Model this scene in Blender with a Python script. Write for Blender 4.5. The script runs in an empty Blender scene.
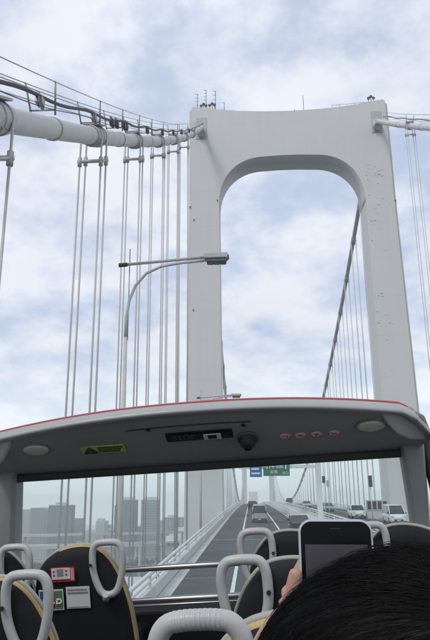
import bpy, math, random
from mathutils import Vector, Matrix
random.seed(7)
C = bpy.context.scene.collection
S = bpy.context.scene
R = math.radians
PI = math.pi

# ------------------------------------------------------------------ camera
cd = bpy.data.cameras.new('camera'); cam = bpy.data.objects.new('camera', cd); C.objects.link(cam)
YAW, PITCH, ROLL = 0.051077, R(16.294), 0.009
cF = Vector((-math.sin(YAW)*math.cos(PITCH), math.cos(YAW)*math.cos(PITCH), math.sin(PITCH)))
cR = Vector((math.cos(YAW), math.sin(YAW), 0)); cU = cR.cross(cF)
cR2 = math.cos(ROLL)*cR - math.sin(ROLL)*cU
cU2 = math.sin(ROLL)*cR + math.cos(ROLL)*cU
cam.matrix_world = Matrix((cR2, cU2, -cF)).transposed().to_4x4()
cd.sensor_fit = 'VERTICAL'; cd.sensor_height = 24.0; cd.lens = 24.0*650/640
cd.clip_start = 0.02; cd.clip_end = 20000
S.camera = cam

# ------------------------------------------------------------------ sky and sun (soft overcast day)
SUN_EL, SUN_AZ = R(48), R(215)       # compass angle from +Y towards +X: behind the camera, to the left
w = bpy.data.worlds.new('World'); S.world = w; w.use_nodes = True
nt = w.node_tree; nt.nodes.clear()
def N(t, **k):
    n = nt.nodes.new(t)
    for a, b in k.items(): setattr(n, a, b)
    return n
L = lambda a, b: nt.links.new(a, b)
out = N('ShaderNodeOutputWorld'); bg = N('ShaderNodeBackground'); bg.inputs['Strength'].default_value = 0.1
sky = N('ShaderNodeTexSky', sky_type='NISHITA', sun_disc=False); sky.sun_elevation = SUN_EL; sky.sun_rotation = SUN_AZ
tc = N('ShaderNodeTexCoord'); sep = N('ShaderNodeSeparateXYZ'); L(tc.outputs['Generated'], sep.inputs[0])
mx = N('ShaderNodeMath', operation='MAXIMUM'); L(sep.outputs[2], mx.inputs[0]); mx.inputs[1].default_value = 0.0
ad = N('ShaderNodeMath', operation='ADD'); L(mx.outputs[0], ad.inputs[0]); ad.inputs[1].default_value = 0.32
dx = N('ShaderNodeMath', operation='DIVIDE'); L(sep.outputs[0], dx.inputs[0]); L(ad.outputs[0], dx.inputs[1])
dy = N('ShaderNodeMath', operation='DIVIDE'); L(sep.outputs[1], dy.inputs[0]); L(ad.outputs[0], dy.inputs[1])
cmb = N('ShaderNodeCombineXYZ'); L(dx.outputs[0], cmb.inputs[0]); L(dy.outputs[0], cmb.inputs[1])
mp = N('ShaderNodeMapping'); mp.inputs['Location'].default_value = (4.35, 2.6, 0); L(cmb.outputs[0], mp.inputs[0])
n1 = N('ShaderNodeTexNoise'); n1.inputs['Scale'].default_value = 4.2; n1.inputs['Detail'].default_value = 12; n1.inputs['Roughness'].default_value = 0.60; n1.inputs['Distortion'].default_value = 0.0
n2 = N('ShaderNodeTexNoise'); n2.inputs['Scale'].default_value = 1.1; n2.inputs['Detail'].default_value = 5; n2.inputs['Roughness'].default_value = 0.5
L(mp.outputs[0], n1.inputs['Vector']); L(mp.outputs[0], n2.inputs['Vector'])
cr = N('ShaderNodeValToRGB'); e = cr.color_ramp.elements
e[0].position = 0.39; e[0].color = (4.0, 4.5, 5.55, 1)
e[1].position = 0.59; e[1].color = (5.85, 6.0, 6.4, 1)
m_ = cr.color_ramp.elements.new(0.5); m_.color = (5.0, 5.35, 6.05, 1)
L(n1.outputs['Fac'], cr.inputs[0])
cr2 = N('ShaderNodeValToRGB'); e = cr2.color_ramp.elements
e[0].position = 0.35; e[0].color = (0.90, 0.915, 0.94, 1); e[1].position = 0.62; e[1].color = (1.05, 1.05, 1.04, 1)
L(n2.outputs['Fac'], cr2.inputs[0])
mul = N('ShaderNodeMix', data_type='RGBA', blend_type='MULTIPLY'); mul.inputs[0].default_value = 1
L(cr.outputs[0], mul.inputs[6]); L(cr2.outputs[0], mul.inputs[7])
# gaps between the clouds let a little of the clear sky through
gap = N('ShaderNodeMapRange'); gap.inputs[1].default_value = 0.52; gap.inputs[2].default_value = 0.34; gap.inputs[3].default_value = 0.03; gap.inputs[4].default_value = 0.22
L(n1.outputs['Fac'], gap.inputs[0])
mix = N('ShaderNodeMix', data_type='RGBA'); L(gap.outputs[0], mix.inputs[0]); L(mul.outputs[2], mix.inputs[6]); L(sky.outputs[0], mix.inputs[7])
hz = N('ShaderNodeMapRange'); hz.interpolation_type = 'SMOOTHSTEP'; hz.inputs[1].default_value = 0.0; hz.inputs[2].default_value = 0.28; hz.inputs[3].default_value = 0.85; hz.inputs[4].default_value = 0.0
L(sep.outputs[2], hz.inputs[0])
mixh = N('ShaderNodeMix', data_type='RGBA'); L(hz.outputs[0], mixh.inputs[0]); L(mix.outputs[2], mixh.inputs[6]); mixh.inputs[7].default_value = (6.3, 6.9, 7.1, 1)
L(mixh.outputs[2], bg.inputs[0]); L(bg.outputs[0], out.inputs[0])

sd = bpy.data.lights.new('sun', 'SUN'); sun = bpy.data.objects.new('sun', sd); C.objects.link(sun)
sd.energy = 0.9; sd.angle = R(14); sd.color = (1, 0.97, 0.92)
sdir = Vector((math.sin(SUN_AZ)*math.cos(SUN_EL), math.cos(SUN_AZ)*math.cos(SUN_EL), math.sin(SUN_EL)))
sun.rotation_euler = sdir.to_track_quat('Z', 'Y').to_euler()
S.view_settings.view_transform = 'Standard'; S.view_settings.look = 'None'
S.view_settings.exposure = 0.64; S.view_settings.gamma = 1; S.view_settings.use_curve_mapping = False
S.cycles.transparent_max_bounces = 24
S.cycles.volume_bounces = 2

# ------------------------------------------------------------------ materials
def mat(name, col, rough=0.6, metal=0.0, spec=0.5, noise=0.0, nscale=4.0, bump=0.0, bscale=40.0, streak=0.0, coat=0.0, emit=None, coords='Object', smap=(1.3, 1.3, 0.035)):
    m = bpy.data.materials.new(name); m.use_nodes = True
    t = m.node_tree; b = t.nodes['Principled BSDF']
    b.inputs['Base Color'].default_value = (*col, 1); b.inputs['Roughness'].default_value = rough
    b.inputs['Metallic'].default_value = metal; b.inputs['Specular IOR Level'].default_value = spec
    b.inputs['Coat Weight'].default_value = coat
    tcn = t.nodes.new('ShaderNodeTexCoord'); vec = tcn.outputs[coords]
    cur = None
    if noise:
        n = t.nodes.new('ShaderNodeTexNoise'); n.inputs['Scale'].default_value = nscale; n.inputs['Detail'].default_value = 7; n.inputs['Roughness'].default_value = 0.6
        t.links.new(vec, n.inputs['Vector'])
        r = t.nodes.new('ShaderNodeMapRange'); r.inputs[1].default_value = 0.3; r.inputs[2].default_value = 0.7; r.inputs[3].default_value = 1-noise; r.inputs[4].default_value = 1+noise*0.5
        t.links.new(n.outputs['Fac'], r.inputs[0]); cur = r.outputs[0]
    if streak:
        mpn = t.nodes.new('ShaderNodeMapping'); mpn.inputs['Scale'].default_value = smap
        t.links.new(vec, mpn.inputs[0])
        n = t.nodes.new('ShaderNodeTexNoise'); n.inputs['Scale'].default_value = 1.0; n.inputs['Detail'].default_value = 6
        t.links.new(mpn.outputs[0], n.inputs['Vector'])
        r = t.nodes.new('ShaderNodeMapRange'); r.inputs[1].default_value = 0.35; r.inputs[2].default_value = 0.65; r.inputs[3].default_value = 1-streak; r.inputs[4].default_value = 1.0
        t.links.new(n.outputs['Fac'], r.inputs[0])
        if cur:
            mm = t.nodes.new('ShaderNodeMath'); mm.operation = 'MULTIPLY'; t.links.new(cur, mm.inputs[0]); t.links.new(r.outputs[0], mm.inputs[1]); cur = mm.outputs[0]
        else: cur = r.outputs[0]
    if cur:
        v = t.nodes.new('ShaderNodeVectorMath'); v.operation = 'SCALE'; v.inputs[0].default_value = col
        t.links.new(cur, v.inputs['Scale']); t.links.new(v.outputs[0], b.inputs['Base Color'])
    if bump:
        n = t.nodes.new('ShaderNodeTexNoise'); n.inputs['Scale'].default_value = bscale; n.inputs['Detail'].default_value = 4
        t.links.new(vec, n.inputs['Vector'])
        bp = t.nodes.new('ShaderNodeBump'); bp.inputs['Strength'].default_value = bump; bp.inputs['Distance'].default_value = 0.02
        t.links.new(n.outputs['Fac'], bp.inputs['Height']); t.links.new(bp.outputs[0], b.inputs['Normal'])
    if emit:
        b.inputs['Emission Color'].default_value = (*emit[0], 1); b.inputs['Emission Strength'].default_value = emit[1]
    return m
M = {}
def tower_paint():
    m = mat('tower_paint', (0.58, 0.58, 0.57), 0.55, noise=0.03, nscale=0.12, streak=0.022)
    t = m.node_tree; b = t.nodes['Principled BSDF']
    src = b.inputs['Base Color'].links[0].from_socket
    tcn = t.nodes.new('ShaderNodeTexCoord'); sp = t.nodes.new('ShaderNodeSeparateXYZ'); t.links.new(tcn.outputs['Object'], sp.inputs[0])
    # faint horizontal seams between the steel blocks, one every 6 m
    a = t.nodes.new('ShaderNodeMath'); a.operation = 'PINGPONG'; a.inputs[1].default_value = 3.0; t.links.new(sp.outputs[2], a.inputs[0])
    g = t.nodes.new('ShaderNodeMath'); g.operation = 'LESS_THAN'; g.inputs[1].default_value = 0.05; t.links.new(a.outputs[0], g.inputs[0])
    mm = t.nodes.new('ShaderNodeMapRange'); mm.inputs[3].default_value = 1.0; mm.inputs[4].default_value = 0.95; t.links.new(g.outputs[0], mm.inputs[0])
    v = t.nodes.new('ShaderNodeVectorMath'); v.operation = 'SCALE'; t.links.new(src, v.inputs[0]); t.links.new(mm.outputs[0], v.inputs['Scale'])
    t.links.new(v.outputs[0], b.inputs['Base Color'])
    return m
M['tower'] = tower_paint()
M['cable'] = mat('cable_wrap', (0.57, 0.57, 0.555), 0.5, noise=0.10, nscale=1.2, streak=0.0)
M['band'] = mat('cable_band_paint', (0.50, 0.50, 0.48), 0.5, noise=0.14, nscale=3)
M['rope'] = mat('hanger_rope', (0.50, 0.50, 0.49), 0.5, noise=0.1, nscale=6)
M['hose'] = mat('dark_hose', (0.05, 0.05, 0.055), 0.6)
M['galv'] = mat('galvanised_steel', (0.33, 0.34, 0.35), 0.45, metal=0.6, noise=0.15, nscale=5)
M['dsteel'] = mat('dark_steel', (0.10, 0.10, 0.11), 0.55, noise=0.2, nscale=5)
M['lampgrey'] = mat('lamp_housing_grey', (0.42, 0.44, 0.45), 0.5, noise=0.08, nscale=4)
M['lens'] = mat('lamp_lens', (0.12, 0.13, 0.14), 0.2)
M['white'] = mat('white_steel_paint', (0.70, 0.71, 0.71), 0.5, noise=0.08, nscale=1.5)
M['concrete'] = mat('pale_concrete', (0.56, 0.56, 0.54), 0.85, noise=0.16, nscale=0.9, bump=0.2, bscale=12)
M['asphalt'] = mat('asphalt', (0.080, 0.082, 0.083), 0.9, noise=0.18, nscale=0.35, bump=0.3, bscale=60, streak=0.28, smap=(1.1, 0.012, 1))
M['patch'] = mat('newer_asphalt', (0.062, 0.064, 0.065), 0.9, noise=0.2, nscale=0.8, bump=0.3, bscale=60)
M['line'] = mat('road_paint_white', (0.74, 0.75, 0.75), 0.7, noise=0.12, nscale=2)
M['chip'] = mat('bare_steel_chips', (0.25, 0.245, 0.24), 0.8)
M['water'] = mat('bay_water', (0.035, 0.05, 0.055), 0.15, bump=0.6, bscale=0.08)
M['land'] = mat('harbour_ground', (0.20, 0.205, 0.20), 0.9, noise=0.5, nscale=0.03)
M['canopy'] = mat('canopy_rim_grey', (0.34, 0.34, 0.335), 0.45, noise=0.05, nscale=5, coat=0.2)
M['panel'] = mat('header_panel_grey', (0.265, 0.26, 0.25), 0.62, noise=0.08, nscale=8, bump=0.08, bscale=300)
M['pillar'] = mat('pillar_trim_grey', (0.24, 0.243, 0.24), 0.5, noise=0.06, nscale=7, bump=0.05, bscale=200)
M['gusset'] = mat('gusset_light_grey', (0.42, 0.425, 0.42), 0.42, noise=0.05, nscale=7)
M['red'] = mat('red_stripe', (0.36, 0.02, 0.03), 0.35, coat=0.3)
M['ring'] = mat('icon_ring_red', (0.62, 0.12, 0.12), 0.45)
M['black'] = mat('black_rubber', (0.012, 0.012, 0.013), 0.6)
M['dash'] = mat('black_dash', (0.008, 0.008, 0.009), 0.75, spec=0.3, noise=0.2, nscale=20)
M['seat'] = mat('seat_back_black', (0.011, 0.0115, 0.014), 0.75, spec=0.3, noise=0.25, nscale=6, bump=0.15, bscale=250)
M['tan'] = mat('seat_edge_tan', (0.50, 0.345, 0.15), 0.6, noise=0.12, nscale=12)
M['sgrey'] = mat('seat_edge_grey', (0.36, 0.35, 0.31), 0.55, noise=0.1, nscale=12)
M['handle'] = mat('grab_handle_grey', (0.45, 0.448, 0.44), 0.38, noise=0.08, nscale=20, bump=0.04, bscale=200)
M['chrome'] = mat('brushed_rail', (0.50, 0.50, 0.50), 0.3, metal=0.85)
M['cream'] = mat('cream_lamp_cover', (0.52, 0.49, 0.42), 0.35)
M['yellow'] = mat('yellow_label', (0.55, 0.50, 0.10), 0.5)
M['ink'] = mat('black_ink', (0.02, 0.02, 0.02), 0.6)
M['dimtext'] = mat('unlit_display_text', (0.075, 0.09, 0.11), 0.5)
M['paper'] = mat('white_sticker', (0.62, 0.61, 0.58), 0.5, noise=0.06, nscale=30)
M['lilac'] = mat('grey_screen_print', (0.22, 0.24, 0.25), 0.5)
M['jblue'] = mat('blue_print', (0.02, 0.09, 0.28), 0.4)
M['jgreen'] = mat('green_print', (0.09, 0.19, 0.09), 0.4)
M['pink'] = mat('pink_print', (0.55, 0.28, 0.28), 0.5)
M['hair'] = mat('black_hair', (0.0035, 0.003, 0.0032), 0.55, spec=0.2)
M['skin'] = mat('skin', (0.44, 0.25, 0.18), 0.5, noise=0.08, nscale=25)
M['skin'].node_tree.nodes['Principled BSDF'].inputs['Subsurface Weight'].default_value = 0.12
M['skin'].node_tree.nodes['Principled BSDF'].inputs['Subsurface Scale'].default_value = 0.01
M['nail'] = mat('nail', (0.60, 0.37, 0.30), 0.35)
M['cloth'] = mat('black_cloth', (0.014, 0.014, 0.016), 0.85, bump=0.3, bscale=300)
M['case'] = mat('clear_phone_case', (0.46, 0.48, 0.51), 0.18, spec=0.6)
M['phone'] = mat('phone_black_glass', (0.004, 0.004, 0.005), 0.15, spec=0.12)
M['screen'] = mat('dim_phone_screen', (0.015, 0.014, 0.018), 0.25, emit=((0.060, 0.052, 0.066), 0.25))
M['sgreen'] = mat('sign_green', (0.015, 0.14, 0.075), 0.45)
M['sblue'] = mat('sign_blue', (0.02, 0.10, 0.33), 0.45)
M['tyre'] = mat('tyre', (0.015, 0.015, 0.015), 0.8)
M['rim'] = mat('wheel_rim', (0.35, 0.35, 0.36), 0.35, metal=0.7)
M['cglass'] = mat('car_glass', (0.015, 0.02, 0.022), 0.08, spec=0.7)
M['cwhite'] = mat('car_white', (0.72, 0.73, 0.74), 0.3, coat=0.5)
M['csilver'] = mat('car_silver', (0.40, 0.42, 0.44), 0.3, metal=0.3, coat=0.5)
M['cblack'] = mat('car_black', (0.015, 0.016, 0.018), 0.25, coat=0.6)
M['cplastic'] = mat('car_black_plastic', (0.03, 0.03, 0.032), 0.6)
M['tail'] = mat('tail_light_red', (0.14, 0.01, 0.01), 0.25)
M['head'] = mat('headlight_clear', (0.6, 0.63, 0.66), 0.15)
M['plate'] = mat('number_plate', (0.6, 0.6, 0.56), 0.5)
M['tree'] = mat('harbour_foliage', (0.05, 0.075, 0.045), 0.9, noise=0.4, nscale=0.2)

def facade(name, wall, glass, sx, sz):
    m = bpy.data.materials.new(name); m.use_nodes = True; t = m.node_tree; b = t.nodes['Principled BSDF']; b.inputs['Roughness'].default_value = 0.7
    tcn = t.nodes.new('ShaderNodeTexCoord'); sp = t.nodes.new('ShaderNodeSeparateXYZ'); t.links.new(tcn.outputs['Object'], sp.inputs[0])
    def tri(sock, s, th):
        a = t.nodes.new('ShaderNodeMath'); a.operation = 'PINGPONG'; a.inputs[1].default_value = s/2; t.links.new(sock, a.inputs[0])
        g = t.nodes.new('ShaderNodeMath'); g.operation = 'GREATER_THAN'; g.inputs[1].default_value = s/2*th; t.links.new(a.outputs[0], g.inputs[0]); return g.outputs[0]
    ax = t.nodes.new('ShaderNodeMath'); ax.operation = 'ADD'; t.links.new(sp.outputs[0], ax.inputs[0]); t.links.new(sp.outputs[1], ax.inputs[1])
    hx = tri(ax.outputs[0], sx, 0.35); hz = tri(sp.outputs[2], sz, 0.5)
    mm = t.nodes.new('ShaderNodeMath'); mm.operation = 'MULTIPLY'; t.links.new(hx, mm.inputs[0]); t.links.new(hz, mm.inputs[1])
    mi = t.nodes.new('ShaderNodeMix'); mi.data_type = 'RGBA'; t.links.new(mm.outputs[0], mi.inputs[0]); mi.inputs[6].default_value = (*wall, 1); mi.inputs[7].default_value = (*glass, 1)
    t.links.new(mi.outputs[2], b.inputs['Base Color']); return m
FAC = [facade('facade_grey', (0.22, 0.24, 0.26), (0.12, 0.14, 0.155), 4.2, 3.6), facade('facade_pale', (0.42, 0.42, 0.40), (0.24, 0.26, 0.27), 3.6, 3.3),
       facade('facade_dark', (0.13, 0.15, 0.17), (0.08, 0.095, 0.11), 5.0, 3.8), facade('facade_tan', (0.34, 0.31, 0.27), (0.19, 0.19, 0.19), 3.8, 3.3)]

# ------------------------------------------------------------------ helpers
def tag(o, label=None, cat=None, group=None, kind=None):
    if label: o['label'] = label
    if cat: o['category'] = cat
    if group: o['group'] = group
    if kind: o['kind'] = kind
    return o
class MB:
    def __init__(s): s.v = []; s.f = []; s.sm = []
    def add(s, vs, fs, smooth=False):
        b = len(s.v); s.v += [tuple(v) for v in vs]
        for f in fs: s.f.append(tuple(i+b for i in f)); s.sm.append(smooth)
        return s
    def box(s, x0, x1, y0, y1, z0, z1):
        vs = [(x0,y0,z0),(x1,y0,z0),(x1,y1,z0),(x0,y1,z0),(x0,y0,z1),(x1,y0,z1),(x1,y1,z1),(x0,y1,z1)]
        return s.add(vs, [(0,3,2,1),(4,5,6,7),(0,1,5,4),(1,2,6,5),(2,3,7,6),(3,0,4,7)])
    def tube(s, pts, r, n=8, closed=False, caps=True, smooth=True):
        P = [Vector(p) for p in pts]; k = len(P); rr = r if isinstance(r, (list, tuple)) else [r]*k
        vs = []; prev = None
        for i, p in enumerate(P):
            if closed: t = P[(i+1) % k]-P[i-1]
            else: t = (P[min(i+1, k-1)]-P[max(i-1, 0)])
            t.normalize()
            if prev is None:
                up = Vector((0,0,1)) if abs(t.z) < 0.9 else Vector((0,1,0))
                a = t.cross(up).normalized()
            else: a = (prev - t*prev.dot(t)).normalized()
            prev = a; b = t.cross(a)
            for j in range(n):
                q = 2*PI*j/n; vs.append(p + (a*math.cos(q)+b*math.sin(q))*rr[i])
        fs = []
        for i in range(k if closed else k-1):
            for j in range(n):
                i2 = (i+1) % k; fs.append((i*n+j, i*n+(j+1) % n, i2*n+(j+1) % n, i2*n+j))
        s.add(vs, fs, smooth)
        if caps and not closed:
            s.add(vs[:n], [tuple(range(n-1, -1, -1))]); s.add(vs[-n:], [tuple(range(n))])
        return s
    def prism(s, poly, lo, hi, axis='y', smooth=False):
        # poly: list of 2-D points; axis is the extrusion axis
        def P(a, b, c): return {'y': (a, c, b), 'z': (a, b, c), 'x': (c, a, b)}[axis]
        n = len(poly); vs = [P(a, b, lo) for a, b in poly]+[P(a, b, hi) for a, b in poly]
        fs = [tuple(range(n))[::-1], tuple(range(n, 2*n))]
        s.add(vs, fs); s.add(vs, [(i, (i+1) % n, (i+1) % n+n, i+n) for i in range(n)], smooth)
        return s
    def loft(s, rings, closed=True, caps=True, smooth=False):
        n = len(rings[0]); vs = [p for r in rings for p in r]; fs = []
        for i in range(len(rings)-1):
            for j in range(n if closed else n-1):
                fs.append((i*n+j, i*n+(j+1) % n, (i+1)*n+(j+1) % n, (i+1)*n+j))
        s.add(vs, fs, smooth)
        if caps and closed: s.add(rings[0], [tuple(range(n-1, -1, -1))]); s.add(rings[-1], [tuple(range(n))])
        return s
    def disc(s, c, r, axis='y', n=24, t=0.004, ry=None):
        ry = ry or r
        poly = [(c[0]+r*math.cos(2*PI*i/n), c[2]+ry*math.sin(2*PI*i/n)) for i in range(n)]
        return s.prism(poly, c[1]-t/2, c[1]+t/2)
    def build(s, name, m, parent=None, bevel=0, recalc=True, kind=None):
        me = bpy.data.meshes.new(name); me.from_pydata(s.v, [], s.f); me.update()
        me.polygons.foreach_set('use_smooth', s.sm)
        if recalc:
            import bmesh
            b = bmesh.new(); b.from_mesh(me); bmesh.ops.remove_doubles(b, verts=b.verts, dist=1e-5); bmesh.ops.recalc_face_normals(b, faces=b.faces); b.to_mesh(me); b.free()
        me.materials.append(m); o = bpy.data.objects.new(name, me); C.objects.link(o)
        if parent: o.parent = parent
        if bevel:
            bv = o.modifiers.new('bevel', 'BEVEL'); bv.width = bevel; bv.segments = 2; bv.limit_method = 'ANGLE'; bv.angle_limit = R(35)
        if kind: o['kind'] = kind
        return o
def empty(name, loc=(0,0,0)):
    o = bpy.data.objects.new(name, None); C.objects.link(o); o.location = loc; o.empty_display_size = 0.3; return o
KIDS = {}
def copy_tree(o, parent=None):
    c = o.copy(); C.objects.link(c)
    if parent: c.parent = parent
    for ch in list(o.children): copy_tree(ch, c)
    return c
def lerp(a, b, t): return a+(b-a)*t

# ------------------------------------------------------------------ bridge geometry (metres; the eye is the origin, +Y runs along the bridge)
H = 3.9; XC = 7.4; TY = 92.0; TD = 4.8; T2 = 680.0; XL, XR = -6.6, 21.4
def dz(y): return -H + 0.035*y - 0.0000463*y*y
def side_cable(y): u = y-15.15; return 10.3+0.5616*u+0.00101*u*u
YM = (TY+TD/2+T2+TD/2)/2
def main_cable(y): return 4.5 + 0.000647*(y-YM)**2
YS = [-40+5*i for i in range(0, 169)]
def strip(name, x0, x1, off, m, y0=-40, y1=800, thick=0.0, step=5, kind='structure'):
    mb = MB(); ys = []; y = y0
    while y < y1: ys.append(y); y += step
    ys.append(y1)
    if thick:
        mb.loft([[(x0,y,dz(y)+off),(x1,y,dz(y)+off),(x1,y,dz(y)+off-thick),(x0,y,dz(y)+off-thick)] for y in ys])
    else:
        mb.loft([[(x1,y,dz(y)+off),(x0,y,dz(y)+off)] for y in ys], closed=False)
    return mb.build(name, m, kind=kind)
strip('bridge_deck', -4.2, XC*2+4.2, -0.06, M['white'], thick=0.5)
strip('lower_deck', -5.2, XC*2+5.2, -7.6, M['concrete'], thick=0.4)
for a, b in ((-3.05, 5.35), (XC*2-5.35, XC*2+3.05)):
    strip('road', a, b, 0.0, M['asphalt'])
lw = 0.08
for x in (-0.8, 2.6, 5.05):
    for xx in (x, XC*2-x):
        strip('lane_marking', xx-lw, xx+lw, 0.008, M['line'])
for a, b in ((-3.5, -3.05), (XC*2+3.05, XC*2+3.5)):
    strip('gutter', a, b, 0.012, M['concrete'], thick=0.05)
strip('median_strip', 5.35, XC*2-5.35, 0.012, M['concrete'], thick=0.05)
mb = MB()
for i in range(68):
    y = 3.5+9.9*i; mb.box(XL-0.2, XR+0.2, y-0.15, y+0.15, dz(y)-3.1, dz(y)-2.75)
mb.build('deck_cross_beams', M['white'], kind='structure')
for y in (89.2, 52.0, 128.0):
    for a, b in ((-3.04, 5.34), (XC*2-5.34, XC*2+3.04)):
        mb = MB(); mb.loft([[(a,y,dz(y)+0.012),(b,y,dz(y)+0.012)],[(a,y+0.35,dz(y+0.35)+0.012),(b,y+0.35,dz(y+0.35)+0.012)]], closed=False)
        mb.build('expansion_joint', M['galv'], kind='structure')

random.seed(14)
for x0, y0, w_, l_ in ((-2.7, 31, 1.5, 9), (0.1, 47, 1.3, 14), (3.1, 70, 1.8, 11), (-0.6, 99, 2.9, 16), (10.2, 60, 2.2, 12), (13.0, 101, 1.9, 15), (-2.6, 64, 1.3, 20)):
    mb = MB(); mb.loft([[(x0+w_,y0+l_*i/4,dz(y0+l_*i/4)+0.004),(x0,y0+l_*i/4,dz(y0+l_*i/4)+0.004)] for i in range(5)], closed=False)
    mb.build('asphalt_patch', M['patch'], kind='structure')
# guard rails with their posts
def guard_rail(x, side, label, wall=True, h=0.86):
    root = empty('guard_rail', (x, 0, dz(0))); tag(root, label, 'guard rail', 'guard rails along the carriageways')
    def pt(y, ox, oz): return (ox*side, y, dz(y)-dz(0)+oz)
    ys = [-38+6*i for i in range(0, 140)]
    if wall:
        mb = MB(); mb.loft([[pt(y,-0.18,0.0),pt(y,0.18,0.0),pt(y,0.12,0.36),pt(y,-0.12,0.36)] for y in ys]); mb.build('base_wall', M['concrete'], root)
    for z, r in (((0.60, 0.05), (h, 0.075)) if wall else ((0.45, 0.045), (0.72, 0.045), (h, 0.055))):
        MB().tube([pt(y,0,z) for y in ys], r, 8).build('rail', M['white'], root)
    z0 = 0.36 if wall else 0.0
    proto = None; far = MB()
    for i in range(150):
        y = -20+5.0*i
        if i < 100:
            if proto is None:
                proto = MB().box(-0.05,0.05,-0.07,0.07,z0,h-0.02).build('post', M['white'], root, bevel=0.01); p = proto
            else:
                p = proto.copy(); C.objects.link(p); p.parent = root
            p.location = (0, y, dz(y)-dz(0))
        else: far.box(-0.05,0.05,y-0.07,y+0.07,dz(y)-dz(0)+z0,dz(y)-dz(0)+h-0.02)
    far.build('far_posts', M['white'], root, kind='stuff')
guard_rail(-3.72, 1, 'white guard rail on low concrete wall at left edge of our carriageway')
guard_rail(5.75, 1, 'white guard rail on the near side of the central gap, right of our lanes')
guard_rail(XC*2-5.75, 1, 'white guard rail on the far side of the central gap, beside the oncoming lanes')
guard_rail(XC*2+3.72, 1, 'white guard rail at outer right edge of the oncoming carriageway')
# side trusses
def truss(x, label):
    root = empty('side_truss', (x, 0, dz(0)-8)); tag(root, label, 'truss', 'trusses under the deck edges')
    o = dz(0)-8
    for off, hh in ((-1.9, 0.6), (-8.2, 0.8)):
        mb = MB(); ys = [-40+10*i for i in range(0, 85)]
        mb.loft([[(-0.3,y,dz(y)+off-o),(0.3,y,dz(y)+off-o),(0.3,y,dz(y)+off-hh-o),(-0.3,y,dz(y)+off-hh-o)] for y in ys]); mb.build('chord', M['white'], root)
    mb = MB(); y = -40; k = 0
    while y < 790:
        a, b = (-8.5, -2.2) if k % 2 else (-2.2, -8.5)
        mb.tube([(0,y,dz(y)+a-o),(0,y+9.9,dz(y+9.9)+b-o)], 0.22, 4, smooth=False); y += 9.9; k += 1
    mb.build('web_members', M['white'], root, kind='stuff')
truss(XL, 'deep white lattice truss under left deck edge')
truss(XR, 'deep white lattice truss under right deck edge')

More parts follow.
